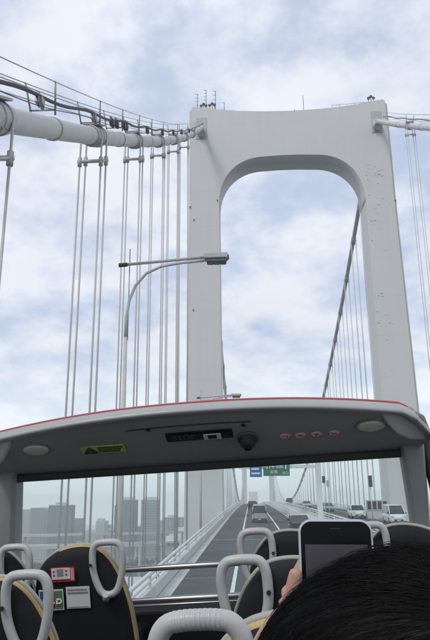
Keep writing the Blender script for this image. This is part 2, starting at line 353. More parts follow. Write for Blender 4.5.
# ------------------------------------------------------------------ towers
def arch_pts(n=14):
    # inner outline of the portal opening, half side, from the beam's middle down to the leg (x offset from centre, z)
    A = 11.3; top = 53.9; rx, rz = 7.6, 8.2; pts = [(0, top)]
    pts.append((1.8, top-0.02)); pts.append((A-rx, top-0.12))
    for i in range(1, n+1):
        q = PI/2*(1-i/n); c, s_ = math.cos(q), math.sin(q)
        p = 2/2.25
        pts.append((A-rx+rx*(abs(c)**p), top-0.12-rz+rz*(abs(s_)**p)))
    return pts
def leg_half(z):     # inner, outer half distances of a leg from the bridge centre line at height z
    t = (45.5-z)/30.5
    return 11.3, 16.0+0.40*max(t, 0)
def build_tower(y0, label, near):
    root = empty('bridge_tower', (XC, y0+TD/2, -66)); tag(root, label, 'bridge tower', 'white portal towers of the bridge')
    zo = 66
    for sgn in (-1, 1):
        mb = MB(); n_ = 0.35
        rings = []
        for z in (-66, -20, 0, 15, 30, 40, 45.5):
            i, o = leg_half(z); i = min(i, 11.3)
            d = TD/2 + (0.0 if z > -10 else 0.6*(-z-10)/56)
            pl = [(i,-d),(o-n_,-d),(o-n_,-d+n_),(o,-d+n_),(o,d-n_),(o-n_,d-n_),(o-n_,d),(i,d)]
            rings.append([(sgn*a, b, z+zo) for a, b in pl])
        mb.loft(rings)
        mb.build('leg', M['tower'], root)
    # portal head: upper legs + beam as one curved plate box
    inner = arch_pts()
    top_o = []
    o62 = 16.0
    # outline right half: from beam mid top -> leg top -> outer down -> (45.5) -> inner up arch -> mid
    # (slightly sagging top edge of the beam)
    tops = [(0, 61.9), (4, 62.0), (8, 62.25), (11.2, 62.65), (12.4, 62.95), (15.3, 63.35), (16.0, 62.7)]
    il, ol = leg_half(45.5)
    right = tops + [(leg_half(54)[1], 54), (ol, 45.502)] + [(11.3, 45.502)] + inner[::-1][1:-1]
    # full closed outline
    full = right + [(0, 53.9)] + [(-a, b) for a, b in right[::-1][:-1]]
    n = len(full); d = TD/2
    bmv = [(a, -d, b+zo) for a, b in full]+[(a, d, b+zo) for a, b in full]
    # triangulate by strips: pair top/outer outline with the inner outline
    mb = MB()
    outer = [(-a, b) for a, b in tops[::-1]][:-1] + tops
    def ztop(x):
        x = abs(x)
        for (a, b), (c, e2) in zip(tops[:-1], tops[1:]):
            if a <= x <= c: return b+(e2-b)*(x-a)/(c-a)
        return tops[-1][1]
    def zbot(x):
        x = abs(x)
        pr = inner
        if x >= 11.3: return 45.502
        for (a, b), (c, e2) in zip(pr[:-1], pr[1:]):
            if a <= x <= c: return b+(e2-b)*((x-a)/(c-a) if c > a else 0)
        return 45.502
    xs = sorted(set([round(v, 4) for v in [0]+[t[0] for t in tops]+[p[0] for p in inner]+[11.3]]))
    xs = sorted(set([-v for v in xs]+xs+[15.65, -15.65]))
    col = [(x, ztop(x), zbot(x)) for x in xs]
    def dd_(xa, xb): return d-0.35 if min(abs(xa), abs(xb)) > 15.64 else d
    for sg_ in (-1, 1):
        for (xa, ta, ba), (xb, tb, bb) in zip(col[:-1], col[1:]):
            y_ = sg_*dd_(xa, xb)
            mb.add([(xa,y_,ba+zo),(xb,y_,bb+zo),(xb,y_,tb+zo),(xa,y_,ta+zo)], [(0,1,2,3)])
    for (xa, ta, ba), (xb, tb, bb) in zip(col[:-1], col[1:]):
        e_ = dd_(xa, xb); mb.add([(xa,-e_,ta+zo),(xb,-e_,tb+zo),(xb,e_,tb+zo),(xa,e_,ta+zo)], [(0,1,2,3)])
        sm = abs(xa) < 11.31 and abs(xb) < 11.31
        mb.add([(xa,-d,ba+zo),(xb,-d,bb+zo),(xb,d,bb+zo),(xa,d,ba+zo)], [(0,1,2,3)], sm)
    for sgn in (-1, 1):
        e_ = d-0.35; mb.add([(sgn*16.0,-e_,45.502+zo),(sgn*16.0,-e_,62.7+zo),(sgn*16.0,e_,62.7+zo),(sgn*16.0,e_,45.502+zo)], [(0,1,2,3)])
        for q_ in (-1, 1): mb.add([(sgn*15.65,q_*d,45.502+zo),(sgn*15.65,q_*d,ztop(15.65)+zo),(sgn*15.65,q_*e_,ztop(15.65)+zo),(sgn*15.65,q_*e_,45.502+zo)], [(0,1,2,3)])
    mb.build('portal_beam', M['tower'], root)
    # lower cross beam just under the road and one at the lower deck
    zz = dz(y0)-9.0+zo
    MB().box(-11.2, 11.2, -TD/2+0.4, TD/2-0.4, zz-6, zz-1.2).build('lower_beam', M['tower'], root, bevel=0.1)
    MB().box(-19, 19, -8, 8, 0.2, 9).build('pier_base', M['concrete'], root, bevel=0.3)
    for sgn in (-1, 1):
        # collar where the main cable leaves the leg
        MB().tube([(sgn*14.0,-d-0.9,57.9+zo),(sgn*14.0,-d+0.3,58.9+zo)], [0.62, 0.85], 16).build('cable_collar', M['band'], root)
        MB().box(sgn*14.0-0.85, sgn*14.0+0.85, -d-0.10, -d-0.01, 57.3+zo, 61.2+zo).build('saddle_plate', M['lampgrey'], root, bevel=0.05)
    if near:
        random.seed(11)
        mb = MB()
        for k in range(46):
            u = random.random()
            z = 51-u*u*26+random.uniform(-0.6,0.6); x = 11.55+random.random()**1.3*2.4
            if k > 41: x = random.uniform(12, 15.4); z = random.uniform(14, 48)
            ww = random.uniform(0.12, 0.55); hh = random.uniform(0.04, 0.13); sk = random.uniform(-0.1, 0.12)
            mb.add([(x,-d-0.012,z+zo),(x+ww,-d-0.012,z+sk+zo),(x+ww*0.7,-d-0.012,z+sk+hh+zo),(x+0.02,-d-0.012,z+hh*0.6+zo)], [(0,1,2,3)])
        mb.build('paint_chips', M['chip'], root)
        mb = MB()
        for x, z in ((-11.65, 46.2), (-15.3, 43.0), (-15.4, 28.4)):
            mb.box(x, x+0.16, -d-0.10, -d-0.01, z+zo, z+0.3+zo)
        mb.build('ladder_bracket', M['dsteel'], root)
    return root
build_tower(TY, 'near white portal tower rising right ahead of the bus', True)
build_tower(T2, 'distant white portal tower at the far end of the main span, small behind the traffic', False)

# things standing on the tower top
def antenna_mast(x, y, z, h, label, rungs=4):
    root = empty('antenna_mast', (x, y, z)); tag(root, label, 'antenna', 'antennas on the tower top')
    MB().tube([(0,0,0),(0,0,h)], 0.045, 6).build('mast', M['dsteel'], root)
    for k in range(rungs):
        zz = h*(0.38+0.6*k/max(rungs-1, 1))
        MB().tube([(-0.42,0,zz+0.06),(0.12,0,zz-0.02)], 0.028, 5).build('aerial_element', M['dsteel'], root)
ZT = 63.0
antenna_mast(-6.72-0.6, TY+1.0, ZT, 3.4, 'leftmost aerial mast on top of the left tower leg', 4)
antenna_mast(-5.9, TY+1.0, ZT, 4.2, 'second aerial mast from the left, the tallest on the left tower leg', 5)
antenna_mast(-4.35, TY+1.0, ZT, 3.9, 'third aerial mast from the left on the left tower leg', 4)
antenna_mast(-2.9, TY+1.0, ZT-0.5, 2.1, 'short aerial mast at right end of the left tower leg top', 2)
antenna_mast(10.1, TY+1.2, ZT-1.1, 3.6, 'thin lone mast on the middle of the tower beam', 0)
def lamp_cluster(x, z, label, k=3):
    root = empty('beacon_cluster', (x, TY+0.8, z)); tag(root, label, 'beacon', 'equipment on the tower top')
    MB().box(-0.5,0.5,-0.25,0.25,0,0.28).build('base_frame', M['dsteel'], root)
    for i in range(k):
        xx = -0.4+0.8*i/(k-1)
        r = MB().tube([(xx,0,0.28),(xx,0,0.9+0.3*(i % 2))], 0.05, 6).build('stem', M['dsteel'], root)
        MB().tube([(xx,-0.15,0.95+0.3*(i % 2)),(xx,0.25,1.05+0.3*(i % 2))], [0.26,0.12], 10).build('lamp_head', M['dsteel'], r)
lamp_cluster(-6.3, ZT-0.05, 'dark lamp cluster at foot of the two left masts on the left leg')
lamp_cluster(-4.9, ZT, 'dark lamp cluster between the taller masts on the left leg', 3)
lamp_cluster(21.0, ZT+0.15, 'dark beacon cluster on top of the right tower leg')
r_ = empty('beam_top_box', (8.6, TY+1, ZT-1.1)); tag(r_, 'small dark box with a stub on the tower beam left of the thin mast', 'equipment box')
MB().box(-0.18,0.18,-0.2,0.2,0,0.5).build('box', M['dsteel'], r_); MB().tube([(0,0,0.5),(0,0,0.95)],0.05,6).build('stub', M['dsteel'], r_)
r_ = empty('top_railing', (17.6, TY+0.3, ZT-0.65)); tag(r_, 'low dark railing on the right half of the tower beam', 'railing')
for i in range(6): MB().tube([(-3+i*1.2,0,-0.1+0.05*i),(-3+i*1.2,0,0.5+0.08*i)],0.03,5).build('post', M['dsteel'], r_)
MB().tube([(-3,0,0.45),(3,0,0.85)],0.025,5).build('rail', M['dsteel'], r_)

# ------------------------------------------------------------------ main cables
def cable(x, label):
    root = empty('main_cable', (x, 0, 0)); tag(root, label, 'main cable', 'main cables of the bridge')
    ys = [-11+4*i for i in range(0, 26)]+[TY-0.2]
    MB().tube([(0,y,side_cable(y)) for y in ys], 0.375, 20).build('cable_side_span', M['cable'], root)
    ye = TY+TD+0.1
    ys = [ye+ (T2-ye)*i/70 for i in range(71)]
    MB().tube([(0,y,main_cable(y)) for y in ys], 0.40, 16).build('cable_main_span', M['cable'], root)
    # bands at every hanger
    def band(y, fz, main=False):
        t = Vector((0, 2, fz(y+1)-fz(y-1))).normalized(); c = Vector((0, y, fz(y)))
        if main:
            return MB().tube([c-t*0.8, c+t*0.8], 0.5, 12).build('cable_band', M['band'], root)
        b = MB().tube([c-t*0.95, c-t*0.80, c-t*0.78, c+t*0.78, c+t*0.80, c+t*0.95], [0.43,0.43,0.455,0.455,0.43,0.43], 24).build('cable_band', M['band'], root)
        g = MB()
        for s_ in (-0.5, 0.0, 0.5): g.tube([c+t*(s_-0.05), c+t*(s_+0.05)], 0.485, 24)
        g.build('rope_saddle', M['band'], b)
        k = MB()
        n = Vector((0, -t.z, t.y))
        for s_ in (-0.75,-0.45,-0.15,0.15,0.45,0.75):
            for sx in (-1, 1):
                q = c+t*s_+Vector((sx*0.36,0,0))-n*0.31
                k.tube([q-n*0.04, q+n*0.10], 0.035, 6)
        k.build('bolt_row', M['band'], b)
        p = MB(); q = c+n*0.43
        p.add([q-t*0.7+Vector((-0.42,0,0)), q+t*0.7+Vector((-0.42,0,0)), q+t*0.7+Vector((0.42,0,0)), q-t*0.7+Vector((0.42,0,0)),
               q-t*0.7+Vector((-0.42,0,0))+n*0.07, q+t*0.7+Vector((-0.42,0,0))+n*0.07, q+t*0.7+Vector((0.42,0,0))+n*0.07, q-t*0.7+Vector((0.42,0,0))+n*0.07],
              [(0,3,2,1),(4,5,6,7),(0,1,5,4),(1,2,6,5),(2,3,7,6),(3,0,4,7)])
        p.build('post_shoe', M['galv'], b)
    for y in SIDE_Y: band(y, side_cable)
    for y in MAIN_Y: band(y, main_cable, True)
    # plain wrapping joints between bands
    for y in [v+5 for v in SIDE_Y]:
        t = Vector((0, 2, side_cable(y+1)-side_cable(y-1))).normalized(); c = Vector((0, y, side_cable(y)))
        MB().tube([c-t*0.12, c+t*0.12], 0.405, 20).build('wrap_joint', M['band'], root)
SIDE_Y = [4.6, 14.5, 25.2, 34.7, 44.6, 54.5, 64.4, 74.3]
MAIN_Y = [TY+TD+12+11.6*i for i in range(0, 47)]
MAIN_Y = [y for y in MAIN_Y if y < T2-8]
cable(XL, 'thick pale grey main cable on the left, with its maintenance ropes above')
cable(XR, 'thick pale grey main cable on the right side of the bridge')
# walkway ropes with posts over the side span cables
def cable_walk(x, label):
    root = empty('cable_handrail', (x, 0, 0)); tag(root, label, 'rope handrail', 'rope handrails above the main cables')
    def up(y, k, ox):
        s_ = side_cable(y+1)-side_cable(y-1); t = Vector((0, 2, s_)).normalized(); n = Vector((0, -t.z, t.y)); return Vector((ox, y, side_cable(y)))+n*k
    ys = [-8+2.5*i for i in range(0, 40)]
    ys = [y for y in ys if y < TY-1]+[TY-0.5]
    for ox in (-0.5, 0.5):
        for k in (0.92, 1.42): MB().tube([up(y, k, ox) for y in ys], 0.018, 6).build('hand_rope', M['galv'], root)
    def hk(y): return 0.80+0.06*math.sin(y*0.9)
    MB().tube([up(y, hk(y), 0.45) for y in [-8+0.8*i for i in range(0, 123)]], 0.062, 8).build('supply_hose', M['hose'], root)
    MB().tube([up(y, 0.58+0.05*math.sin(y*0.63), 0.40) for y in [-8+0.8*i for i in range(0, 123)]], 0.016, 6).build('thin_wire', M['hose'], root)
    py = []
    for y in SIDE_Y: py += [y-0.5, y+4.2] if y < 40 else [y]
    for y in py:
        for ox in (-0.5, 0.5):
            MB().tube([up(y, 0.38, ox*0.8), up(y, 1.45, ox)], 0.035, 6).build('rail_post', M['galv'], root)
        MB().tube([up(y, 0.55, -0.45), up(y, 0.55, 0.45)], 0.03, 6).build('cross_bar', M['galv'], root)
    random.seed(5)
    for y in (17.2, 23.6, 26.9, 27.9, 29.6, 30.2, 37.0, 44.0, 51, 58, 66):
        g = MB(); c = up(y, 0.66, 0.45)
        g.box(c.x-0.10, c.x+0.10, c.y-0.16, c.y+0.16, c.z-0.12, c.z+0.12); g.box(c.x-0.05, c.x+0.05, c.y-0.30, c.y-0.18, c.z-0.2, c.z+0.16)
        g.tube([c+Vector((0,0.25,-0.1)), c+Vector((0,0.25,0.22))], 0.06, 8)
        g.build('hose_bracket', M['dsteel'] if y > 26 else M['galv'], root)
cable_walk(XL, 'thin hand ropes, posts and a dark hose running above the left main cable')
cable_walk(XR, 'thin hand ropes, posts and a dark hose running above the right main cable')

# ------------------------------------------------------------------ hangers
def hanger(x, y, top, label, group, near=True, r=0.042):
    root = empty('hanger', (x, y, dz(y)-1.95)); tag(root, label, 'hanger', group)
    zt = top-root.location.z
    for sx in (-1, 1):
        for sy in (-1, 1):
            yy = sy*0.46; off = 0.0
            MB().tube([(sx*0.46, yy, 0), (sx*0.46, yy, zt+sy*0.46*0.6-0.02)], r, 8 if near else 5).build('rope', M['rope'], root)
    if near:
        zc = zt-1.25
        for sx, in ((1,), (-1,)):
            pass
        c = MB()
        for sy in (-1, 1): c.tube([(-0.56, sy*0.46, zc+sy*0.28), (0.56, sy*0.46, zc+sy*0.28)], 0.075, 8)
        for sx in (-1, 1): c.tube([(sx*0.46, -0.46, zc-0.28), (sx*0.46, 0.46, zc+0.28)], 0.04, 8)
        c.build('spacer_frame', M['band'], root)
        for sx in (-1, 1):
            for sy in (-1, 1):
                MB().tube([(sx*0.46, sy*0.46, zc-0.22+sy*0.28), (sx*0.46, sy*0.46, zc+0.18+sy*0.28)], 0.095, 10).build('clamp', M['band'], root)
ordw = ['nearest', 'second', 'third', 'fourth', 'fifth', 'sixth', 'seventh', 'eighth']
for i, y in enumerate(SIDE_Y[1:]):
    if y > 70: continue
    if i == 0: lb = 'set of four hanger ropes nearest the bus, cut by the left picture edge'
    else: lb = ordw[i]+' set of four hanger ropes from the bus below the left main cable'
    hanger(XL, y, side_cable(y), lb, 'hanger rope sets below the left cable')
for i, y in enumerate(SIDE_Y[2:]):
    hanger(XR, y, side_cable(y), ordw[i]+' hanger rope set from the bus, right of the tower below the right cable', 'hanger rope sets right of the tower', r=0.038)
for x, sd_ in ((XL, 'left'), (XR, 'right')):
    grp = 'hanger rope sets of the main span on the '+sd_
    for i, y in enumerate(MAIN_Y):
        lab = ('pale hanger ropes beyond the near tower, below the '+sd_+' main cable')
        wd_ = ['', 'second', 'third', 'fourth', 'fifth', 'sixth', 'seventh', 'eighth', 'ninth', 'tenth', 'eleventh', 'twelfth']
        if 0 < i < 12: lab = wd_[i]+' pale hanger ropes past the near tower, below the '+sd_+' main cable'
        elif i >= 12: lab = 'far faint hanger ropes towards the distant tower, below the '+sd_+' main cable'
        if i == 0: lab = 'first hanger ropes just beyond the near tower on the '+sd_
        if i == len(MAIN_Y)-1: lab = 'last hanger ropes before the distant tower on the '+sd_
        root = empty('hanger', (x, y, dz(y)-1.95)); tag(root, lab, 'hanger', grp if 0 < i < len(MAIN_Y)-1 else 'end hangers of the main span')
        zt = main_cable(y)-root.location.z
        mb = MB()
        for sx in (-1, 1):
            for sy in (-1, 1): mb.tube([(sx*0.46, sy*0.4, 0), (sx*0.46, sy*0.4, zt)], 0.045, 5)
        mb.build('ropes', M['rope'], root)

# ------------------------------------------------------------------ street lamps
def street_lamp(x, y, label):
    z0 = dz(y)+0.1
    root = empty('street_lamp', (x, y, z0)); tag(root, label, 'street lamp', 'street lamps on the left deck edge')
    MB().box(-0.2,0.2,-0.2,0.2,0,0.05).build('base_plate', M['white'], root)
    MB().prism([(-0.2,-0.001),(0.75,-0.001),(0.75,-0.45),(0.5,-0.5)], -0.12, 0.12).build('bracket', M['white'], root)
    MB().tube([(0,0,0.05),(0,0,4),(0,0,9.4)], [0.115,0.098,0.070], 14).build('pole', M['band'], root)
    MB().tube([(0,0,9.4),(0.0,0,10.2),(0.10,0,10.9),(0.33,0,11.5),(0.75,0,12.0),(1.35,0,12.28),(2.1,0,12.40),(3.05,0,12.47)], [0.070,0.066,0.062,0.060,0.058,0.056,0.055,0.055], 10).build('curved_arm', M['band'], root)
    MB().tube([(0.05,0.12,9.3),(0.05,0.12,13.1)], 0.022, 6).build('lightning_rod', M['galv'], root)
    b = MB().tube([(-0.28,0,12.38),(3.15,0,12.62)], 0.062, 8).build('top_bar', M['lampgrey'], root)
    MB().tube([(-0.36,0,12.373),(-0.02,0,12.395)], 0.09, 8).build('end_cap', M['hose'], b)
    hd = MB().box(3.05, 3.98, -0.24, 0.24, 12.50, 12.72).build('lamp_head', M['lampgrey'], root, bevel=0.03)
    mb = MB().box(3.15, 3.92, -0.19, 0.19, 12.36, 12.498); 
    mb.build('lens_housing', M['dsteel'], hd, bevel=0.02)
    for k in range(3): MB().box(3.2+k*0.24, 3.4+k*0.24, -0.15, 0.15, 12.335, 12.358).build('lens', M['lens'], hd)
    MB().box(3.98,4.03,-0.12,0.12,12.53,12.66).build('photocell', M['dsteel'], hd)
street_lamp(-4.68, 24.0, 'near street lamp with curved arm reaching across the sky left of the tower')
street_lamp(-4.75, 63.5, 'smaller street lamp whose head shows low in front of the tower opening')
street_lamp(-4.75, 103.0, 'far street lamp seen only through the windscreen')

# ------------------------------------------------------------------ sign gantry over our lanes
def text_part(s, size, loc, m, parent, name='lettering', ext=0.01):
    cu = bpy.data.curves.new(name, 'FONT'); cu.body = s; cu.size = size; cu.extrude = ext; cu.align_x = 'CENTER'; cu.align_y = 'CENTER'
    o = bpy.data.objects.new('tmp', cu); C.objects.link(o)
    dg = bpy.context.evaluated_depsgraph_get(); me = bpy.data.meshes.new_from_object(o.evaluated_get(dg)); bpy.data.objects.remove(o)
    me.materials.clear(); me.materials.append(m); me.transform(Matrix.Rotation(R(90), 4, 'X'))
    t = bpy.data.objects.new(name, me); C.objects.link(t); t.parent = parent; t.location = loc; return t
GY = 76.3; gz = dz(GY)
g = empty('sign_gantry', (7.7, GY, gz)); tag(g, 'white sign gantry with a square post standing in the central gap', 'sign gantry')
MB().box(-0.3,0.3,-0.3,0.3,0,7.9).build('post', M['white'], g, bevel=0.03)
MB().box(-9.0,-0.31,-0.2,0.2,6.0,6.35).build('lower_beam', M['white'], g); MB().box(-9.0,-0.31,-0.2,0.2,7.3,7.6).build('upper_beam', M['white'], g)
sg = empty('direction_sign', (2.95, GY-0.32, gz+5.15)); tag(sg, 'green motorway direction sign with white lettering and an arrow', 'road sign')
MB().box(-1.5,1.5,-0.05,0.05,0,2.7).build('sign_panel', M['sgreen'], sg, bevel=0.02)
text_part('湾岸線', 0.85, (-0.45,-0.06,1.15), M['line'], sg); text_part('台場', 0.42, (-0.3,-0.06,0.42), M['line'], sg); text_part('出口', 0.36, (1.0,-0.06,0.3), M['line'], sg)
MB().prism([(1.0,0.75),(1.14,0.75),(1.14,1.6),(0.86,2.1),(1.0,2.2),(0.55,2.35),(0.6,1.85),(0.72,1.97),(1.0,1.5)], -0.075, -0.055).build('arrow', M['line'], sg)
sg = empty('service_sign', (0.62, GY-0.32, gz+5.05)); tag(sg, 'narrow blue sign left of the green direction sign', 'road sign')
MB().box(-0.68,0.68,-0.05,0.05,0,2.7).build('sign_panel', M['sblue'], sg, bevel=0.02)
for k in range(4): MB().box(-0.5,0.45-0.1*(k % 2),-0.065,-0.052,0.3+k*0.5,0.5+k*0.5).build('text_line', M['line'], sg)
# small dark lane signals and the louvred cabinet at the foot of the right leg
for x, y, z, lb in ((13.6, 77, 1.7, 'dark narrow signal box beside the right tower leg'), (9.75, 90, 2.0, 'dark narrow signal box left of the one by the tower leg'), (11.4, 100, 1.9, 'small pale grey box between the two dark signal boxes')):
    s_ = empty('signal_box', (x, y, dz(y))); tag(s_, lb, 'signal box', 'signal boxes over the oncoming lanes' if 'pale' not in lb else 'small boxes over the oncoming lanes')
for o in [o for o in C.objects if o.name.startswith('signal_box')]:
    x, y = o.location.x, o.location.y
    zt = {13.6: 4.6, 9.75: 5.0, 11.4: 4.6}[round(x, 2)]
    hh = 1.25 if x > 13 else 0.9
    MB().tube([(0,0.15,0),(0,0.15,zt)], 0.05, 8).build('post', M['white'], o)
    MB().box(-0.2,0.2,-0.12,0.1,zt-hh*0.6,zt+hh*0.4).build('housing', M['lampgrey'] if round(x,1) == 11.4 else M['cplastic'], o, bevel=0.02)
s_ = empty('louvred_cabinet', (14.5, 86.5, dz(86.5))); s_.location.x = 15.9; tag(s_, 'grey louvred cabinet at the foot of the right tower leg', 'cabinet')
MB().box(-1.35,1.35,-0.3,0.3,1.0,2.25).build('body', M['lampgrey'], s_, bevel=0.03)
for k in range(4): MB().box(-1.25+k*0.65,-0.8+k*0.65,-0.33,-0.302,1.15,2.1).build('louvre', M['cplastic'], s_)
MB().box(-1.4,1.4,-0.2,0.2,0.0,0.98).build('plinth', M['concrete'], s_)

# ------------------------------------------------------------------ vehicles
def car(x, y, facing, paint, kind, label):
    # facing +1 drives away from us, -1 towards us
    root = empty('parked_car' if False else kind['name'], (x, y, dz(y)+0.005)); root.rotation_euler = (math.atan(0.035-0.0000926*y)*1, 0, 0 if facing > 0 else PI)
    if facing < 0: root.rotation_euler = (-math.atan(0.035-0.0000926*y), 0, PI)
    tag(root, label, kind['cat'], 'vehicles driving on the bridge')
    Ln, W, Hh = kind['L'], kind['W'], kind['H']
    low, up = kind['low'], kind['up']
    def ring(yy, zb, zt, wb, wt):
        r = 0.10; return [(-wb,yy,zb+0.1),(-wb+0.06,yy,zb),(wb-0.06,yy,zb),(wb,yy,zb+0.1),(wb,yy,lerp(zb,zt,0.6)),(wt,yy,zt-0.05),(wt-0.12,yy,zt),(-wt+0.12,yy,zt),(-wt,yy,zt-0.05),(-wb,yy,lerp(zb,zt,0.6))]
    w2 = W/2
    MB().loft([ring(a*Ln-Ln/2, b, c, w2*d_, w2*d_*0.97) for a, b, c, d_ in low], smooth=False).build('body', paint, root, bevel=0.03)
    # greenhouse glass and roof
    zb = kind['belt']; f0, f1, r1, r0 = up      # base rear, roof rear, roof front, base front (fractions of length)
    ws = 0.80
    def P(a, z, wv): return (wv, a*Ln-Ln/2, z)
    zr = Hh-0.06
    A = [P(f0,zb,-w2*0.95),P(f0,zb,w2*0.95),P(r0,zb,w2*0.95),P(r0,zb,-w2*0.95)]; B = [P(f1,zr,-w2*ws),P(f1,zr,w2*ws),P(r1,zr,w2*ws),P(r1,zr,-w2*ws)]
    MB().add(A+B, [(0,1,5,4),(1,2,6,5),(2,3,7,6),(3,0,4,7),(4,5,6,7)]).build('windows', M['cglass'], root)
    rf = MB(); e = 0.012
    rf.add([(v[0]*1.02,v[1],v[2]) for v in B]+[(v[0]*0.9,v[1]*0.97 if True else 0,v[2]+0.07) for v in B], [(0,1,5,4),(1,2,6,5),(2,3,7,6),(3,0,4,7),(4,5,6,7)])
    rf.build('roof', paint, root)
    pl = MB()
    for a, b in zip(A, B): pl.tube([Vector(a)*1.0, Vector(b)*1.0], 0.045, 6)
    for s_ in (-1, 1):
        mid = lerp(f0, r0, 0.5); pl.tube([P(mid,zb,s_*w2*0.955), P(lerp(f1,r1,0.5),zr,s_*w2*ws*1.01)], 0.035, 6)
    pl.build('window_pillars', paint, root)
    wr = kind['wr']
    for yy in (-Ln*0.31, Ln*0.31):
        for s_ in (-1, 1):
            wh = empty('wheel', (s_*(w2-0.10), yy, wr)); wh.parent = root
            MB().tube([(-0.1,0,0),(0.1,0,0)], wr, 20).build('tyre', M['tyre'], wh); MB().tube([(-0.108,0,0),(0.108,0,0)], wr*0.6, 16).build('rim', M['rim'], wh)
    yr = low[0][0]*Ln-Ln/2; yf = low[-1][0]*Ln-Ln/2; zl = kind['lz']
    for s_ in (-1, 1):
        MB().box(s_*w2*0.86-0.1, s_*w2*0.86+0.06 if s_ < 0 else s_*w2*0.86+0.07, yr-0.02, yr+0.1, zl, zl+0.3).build('tail_light', M['tail'], root)
        MB().box(s_*w2*0.74-0.17, s_*w2*0.74+0.17, yf-0.12, yf+0.02, kind['hz'], kind['hz']+0.16).build('headlight', M['head'], root)
        MB().box(s_*(w2+0.02)-0.1, s_*(w2+0.02)+0.1, Ln*(r0-0.5)-0.45, Ln*(r0-0.5)-0.3, zb+0.02, zb+0.17).build('side_mirror', M['cplastic'], root)
    MB().box(-w2*0.92,w2*0.92,yr-0.05,yr+0.06,0.24,0.50).build('rear_bumper', M['cplastic'], root, bevel=0.02)
    MB().box(-w2*0.55,w2*0.55,yf-0.06,yf+0.025,0.34,0.52).build('grille', M['cplastic'], root)
    MB().box(-0.17,0.17,yf+0.026,yf+0.035,0.36,0.47).build('front_plate', M['plate'], root)
    MB().box(-0.17,0.17,yr-0.062,yr-0.052,0.34,0.45).build('rear_plate', M['plate'], root)
VAN = dict(name='minivan', cat='van', L=4.7, W=1.72, H=1.95, belt=1.05, up=(0.02,0.05,0.72,0.90), wr=0.33, lz=0.95, hz=0.72,
           low=[(0,0.32,1.02,0.93),(0.03,0.26,1.06,1),(0.3,0.24,1.07,1),(0.78,0.24,1.07,1),(0.9,0.25,1.03,0.99),(0.98,0.28,0.86,0.93),(1.0,0.34,0.72,0.86)])
CAR = dict(name='sedan_car', cat='car', L=4.5, W=1.74, H=1.46, belt=0.93, up=(0.08,0.26,0.58,0.76), wr=0.32, lz=0.66, hz=0.62,
           low=[(0,0.34,0.86,0.88),(0.04,0.26,0.93,0.97),(0.3,0.24,0.95,1),(0.7,0.24,0.95,1),(0.8,0.24,0.90,1),(0.95,0.27,0.76,0.95),(1.0,0.34,0.62,0.84)])
SUV = dict(name='suv_car', cat='car', L=4.5, W=1.78, H=1.68, belt=1.02, up=(0.02,0.10,0.60,0.75), wr=0.36, lz=0.85, hz=0.74,
           low=[(0,0.38,0.98,0.92),(0.04,0.30,1.03,1),(0.3,0.28,1.04,1),(0.72,0.28,1.04,1),(0.8,0.28,1.0,1),(0.95,0.30,0.92,0.96),(1.0,0.38,0.75,0.87)])
car(0.93, 80, 1, M['csilver'], VAN, 'silver minivan driving ahead of the bus, seen from behind')
car(4.15, 61.0, 1, M['cblack'], CAR, 'black car in the right lane ahead, half hidden by the phone')
car(1.05, 112, 1, M['cblack'], CAR, 'dark car just ahead of the silver minivan')
car(0.2, 135, 1, M['cblack'], SUV, 'small dark car at left in front of the far truck')
car(15.3, 74, -1, M['cwhite'], VAN, 'white van coming towards us beside the right pillar')
car(13.5, 88, -1, M['cwhite'], SUV, 'white car coming towards us just left of the white van')
car(13.2, 118, -1, M['csilver'], CAR, 'grey car oncoming, third from the right')
car(12.2, 150, -1, M['csilver'], CAR, 'small oncoming car, fourth from the right, beside the gantry post')
car(10.7, 190, -1, M['cblack'], VAN, 'tiny dark oncoming van near the crest of the road')
# truck
tk = empty('box_truck', (0.6, 185, dz(185))); tag(tk, 'white box truck far ahead, tallest vehicle in our lane', 'truck', 'vehicles driving on the bridge')
MB().box(-1.2,1.2,-3.2,2.6,0.95,3.7).build('cargo_box', M['cwhite'], tk, bevel=0.05)
MB().box(-1.05,1.05,2.65,4.3,0.6,2.6).build('cab', M['cwhite'], tk, bevel=0.15)
MB().box(-0.5,0.5,-3.2,4.2,0.55,0.9).build('chassis', M['cplastic'], tk)
MB().box(-1.1,1.1,-3.3,-3.18,0.5,0.75).build('rear_bumper', M['cplastic'], tk)
for yy in (-2.0, 3.3):
    for s_ in (-1, 1):
        wh = empty('wheel', (s_*0.95, yy, 0.45)); wh.parent = tk
        MB().tube([(-0.12,0,0),(0.12,0,0)], 0.45, 16).build('tyre', M['tyre'], wh); MB().tube([(-0.13,0,0),(0.13,0,0)], 0.25, 12).build('rim', M['rim'], wh)

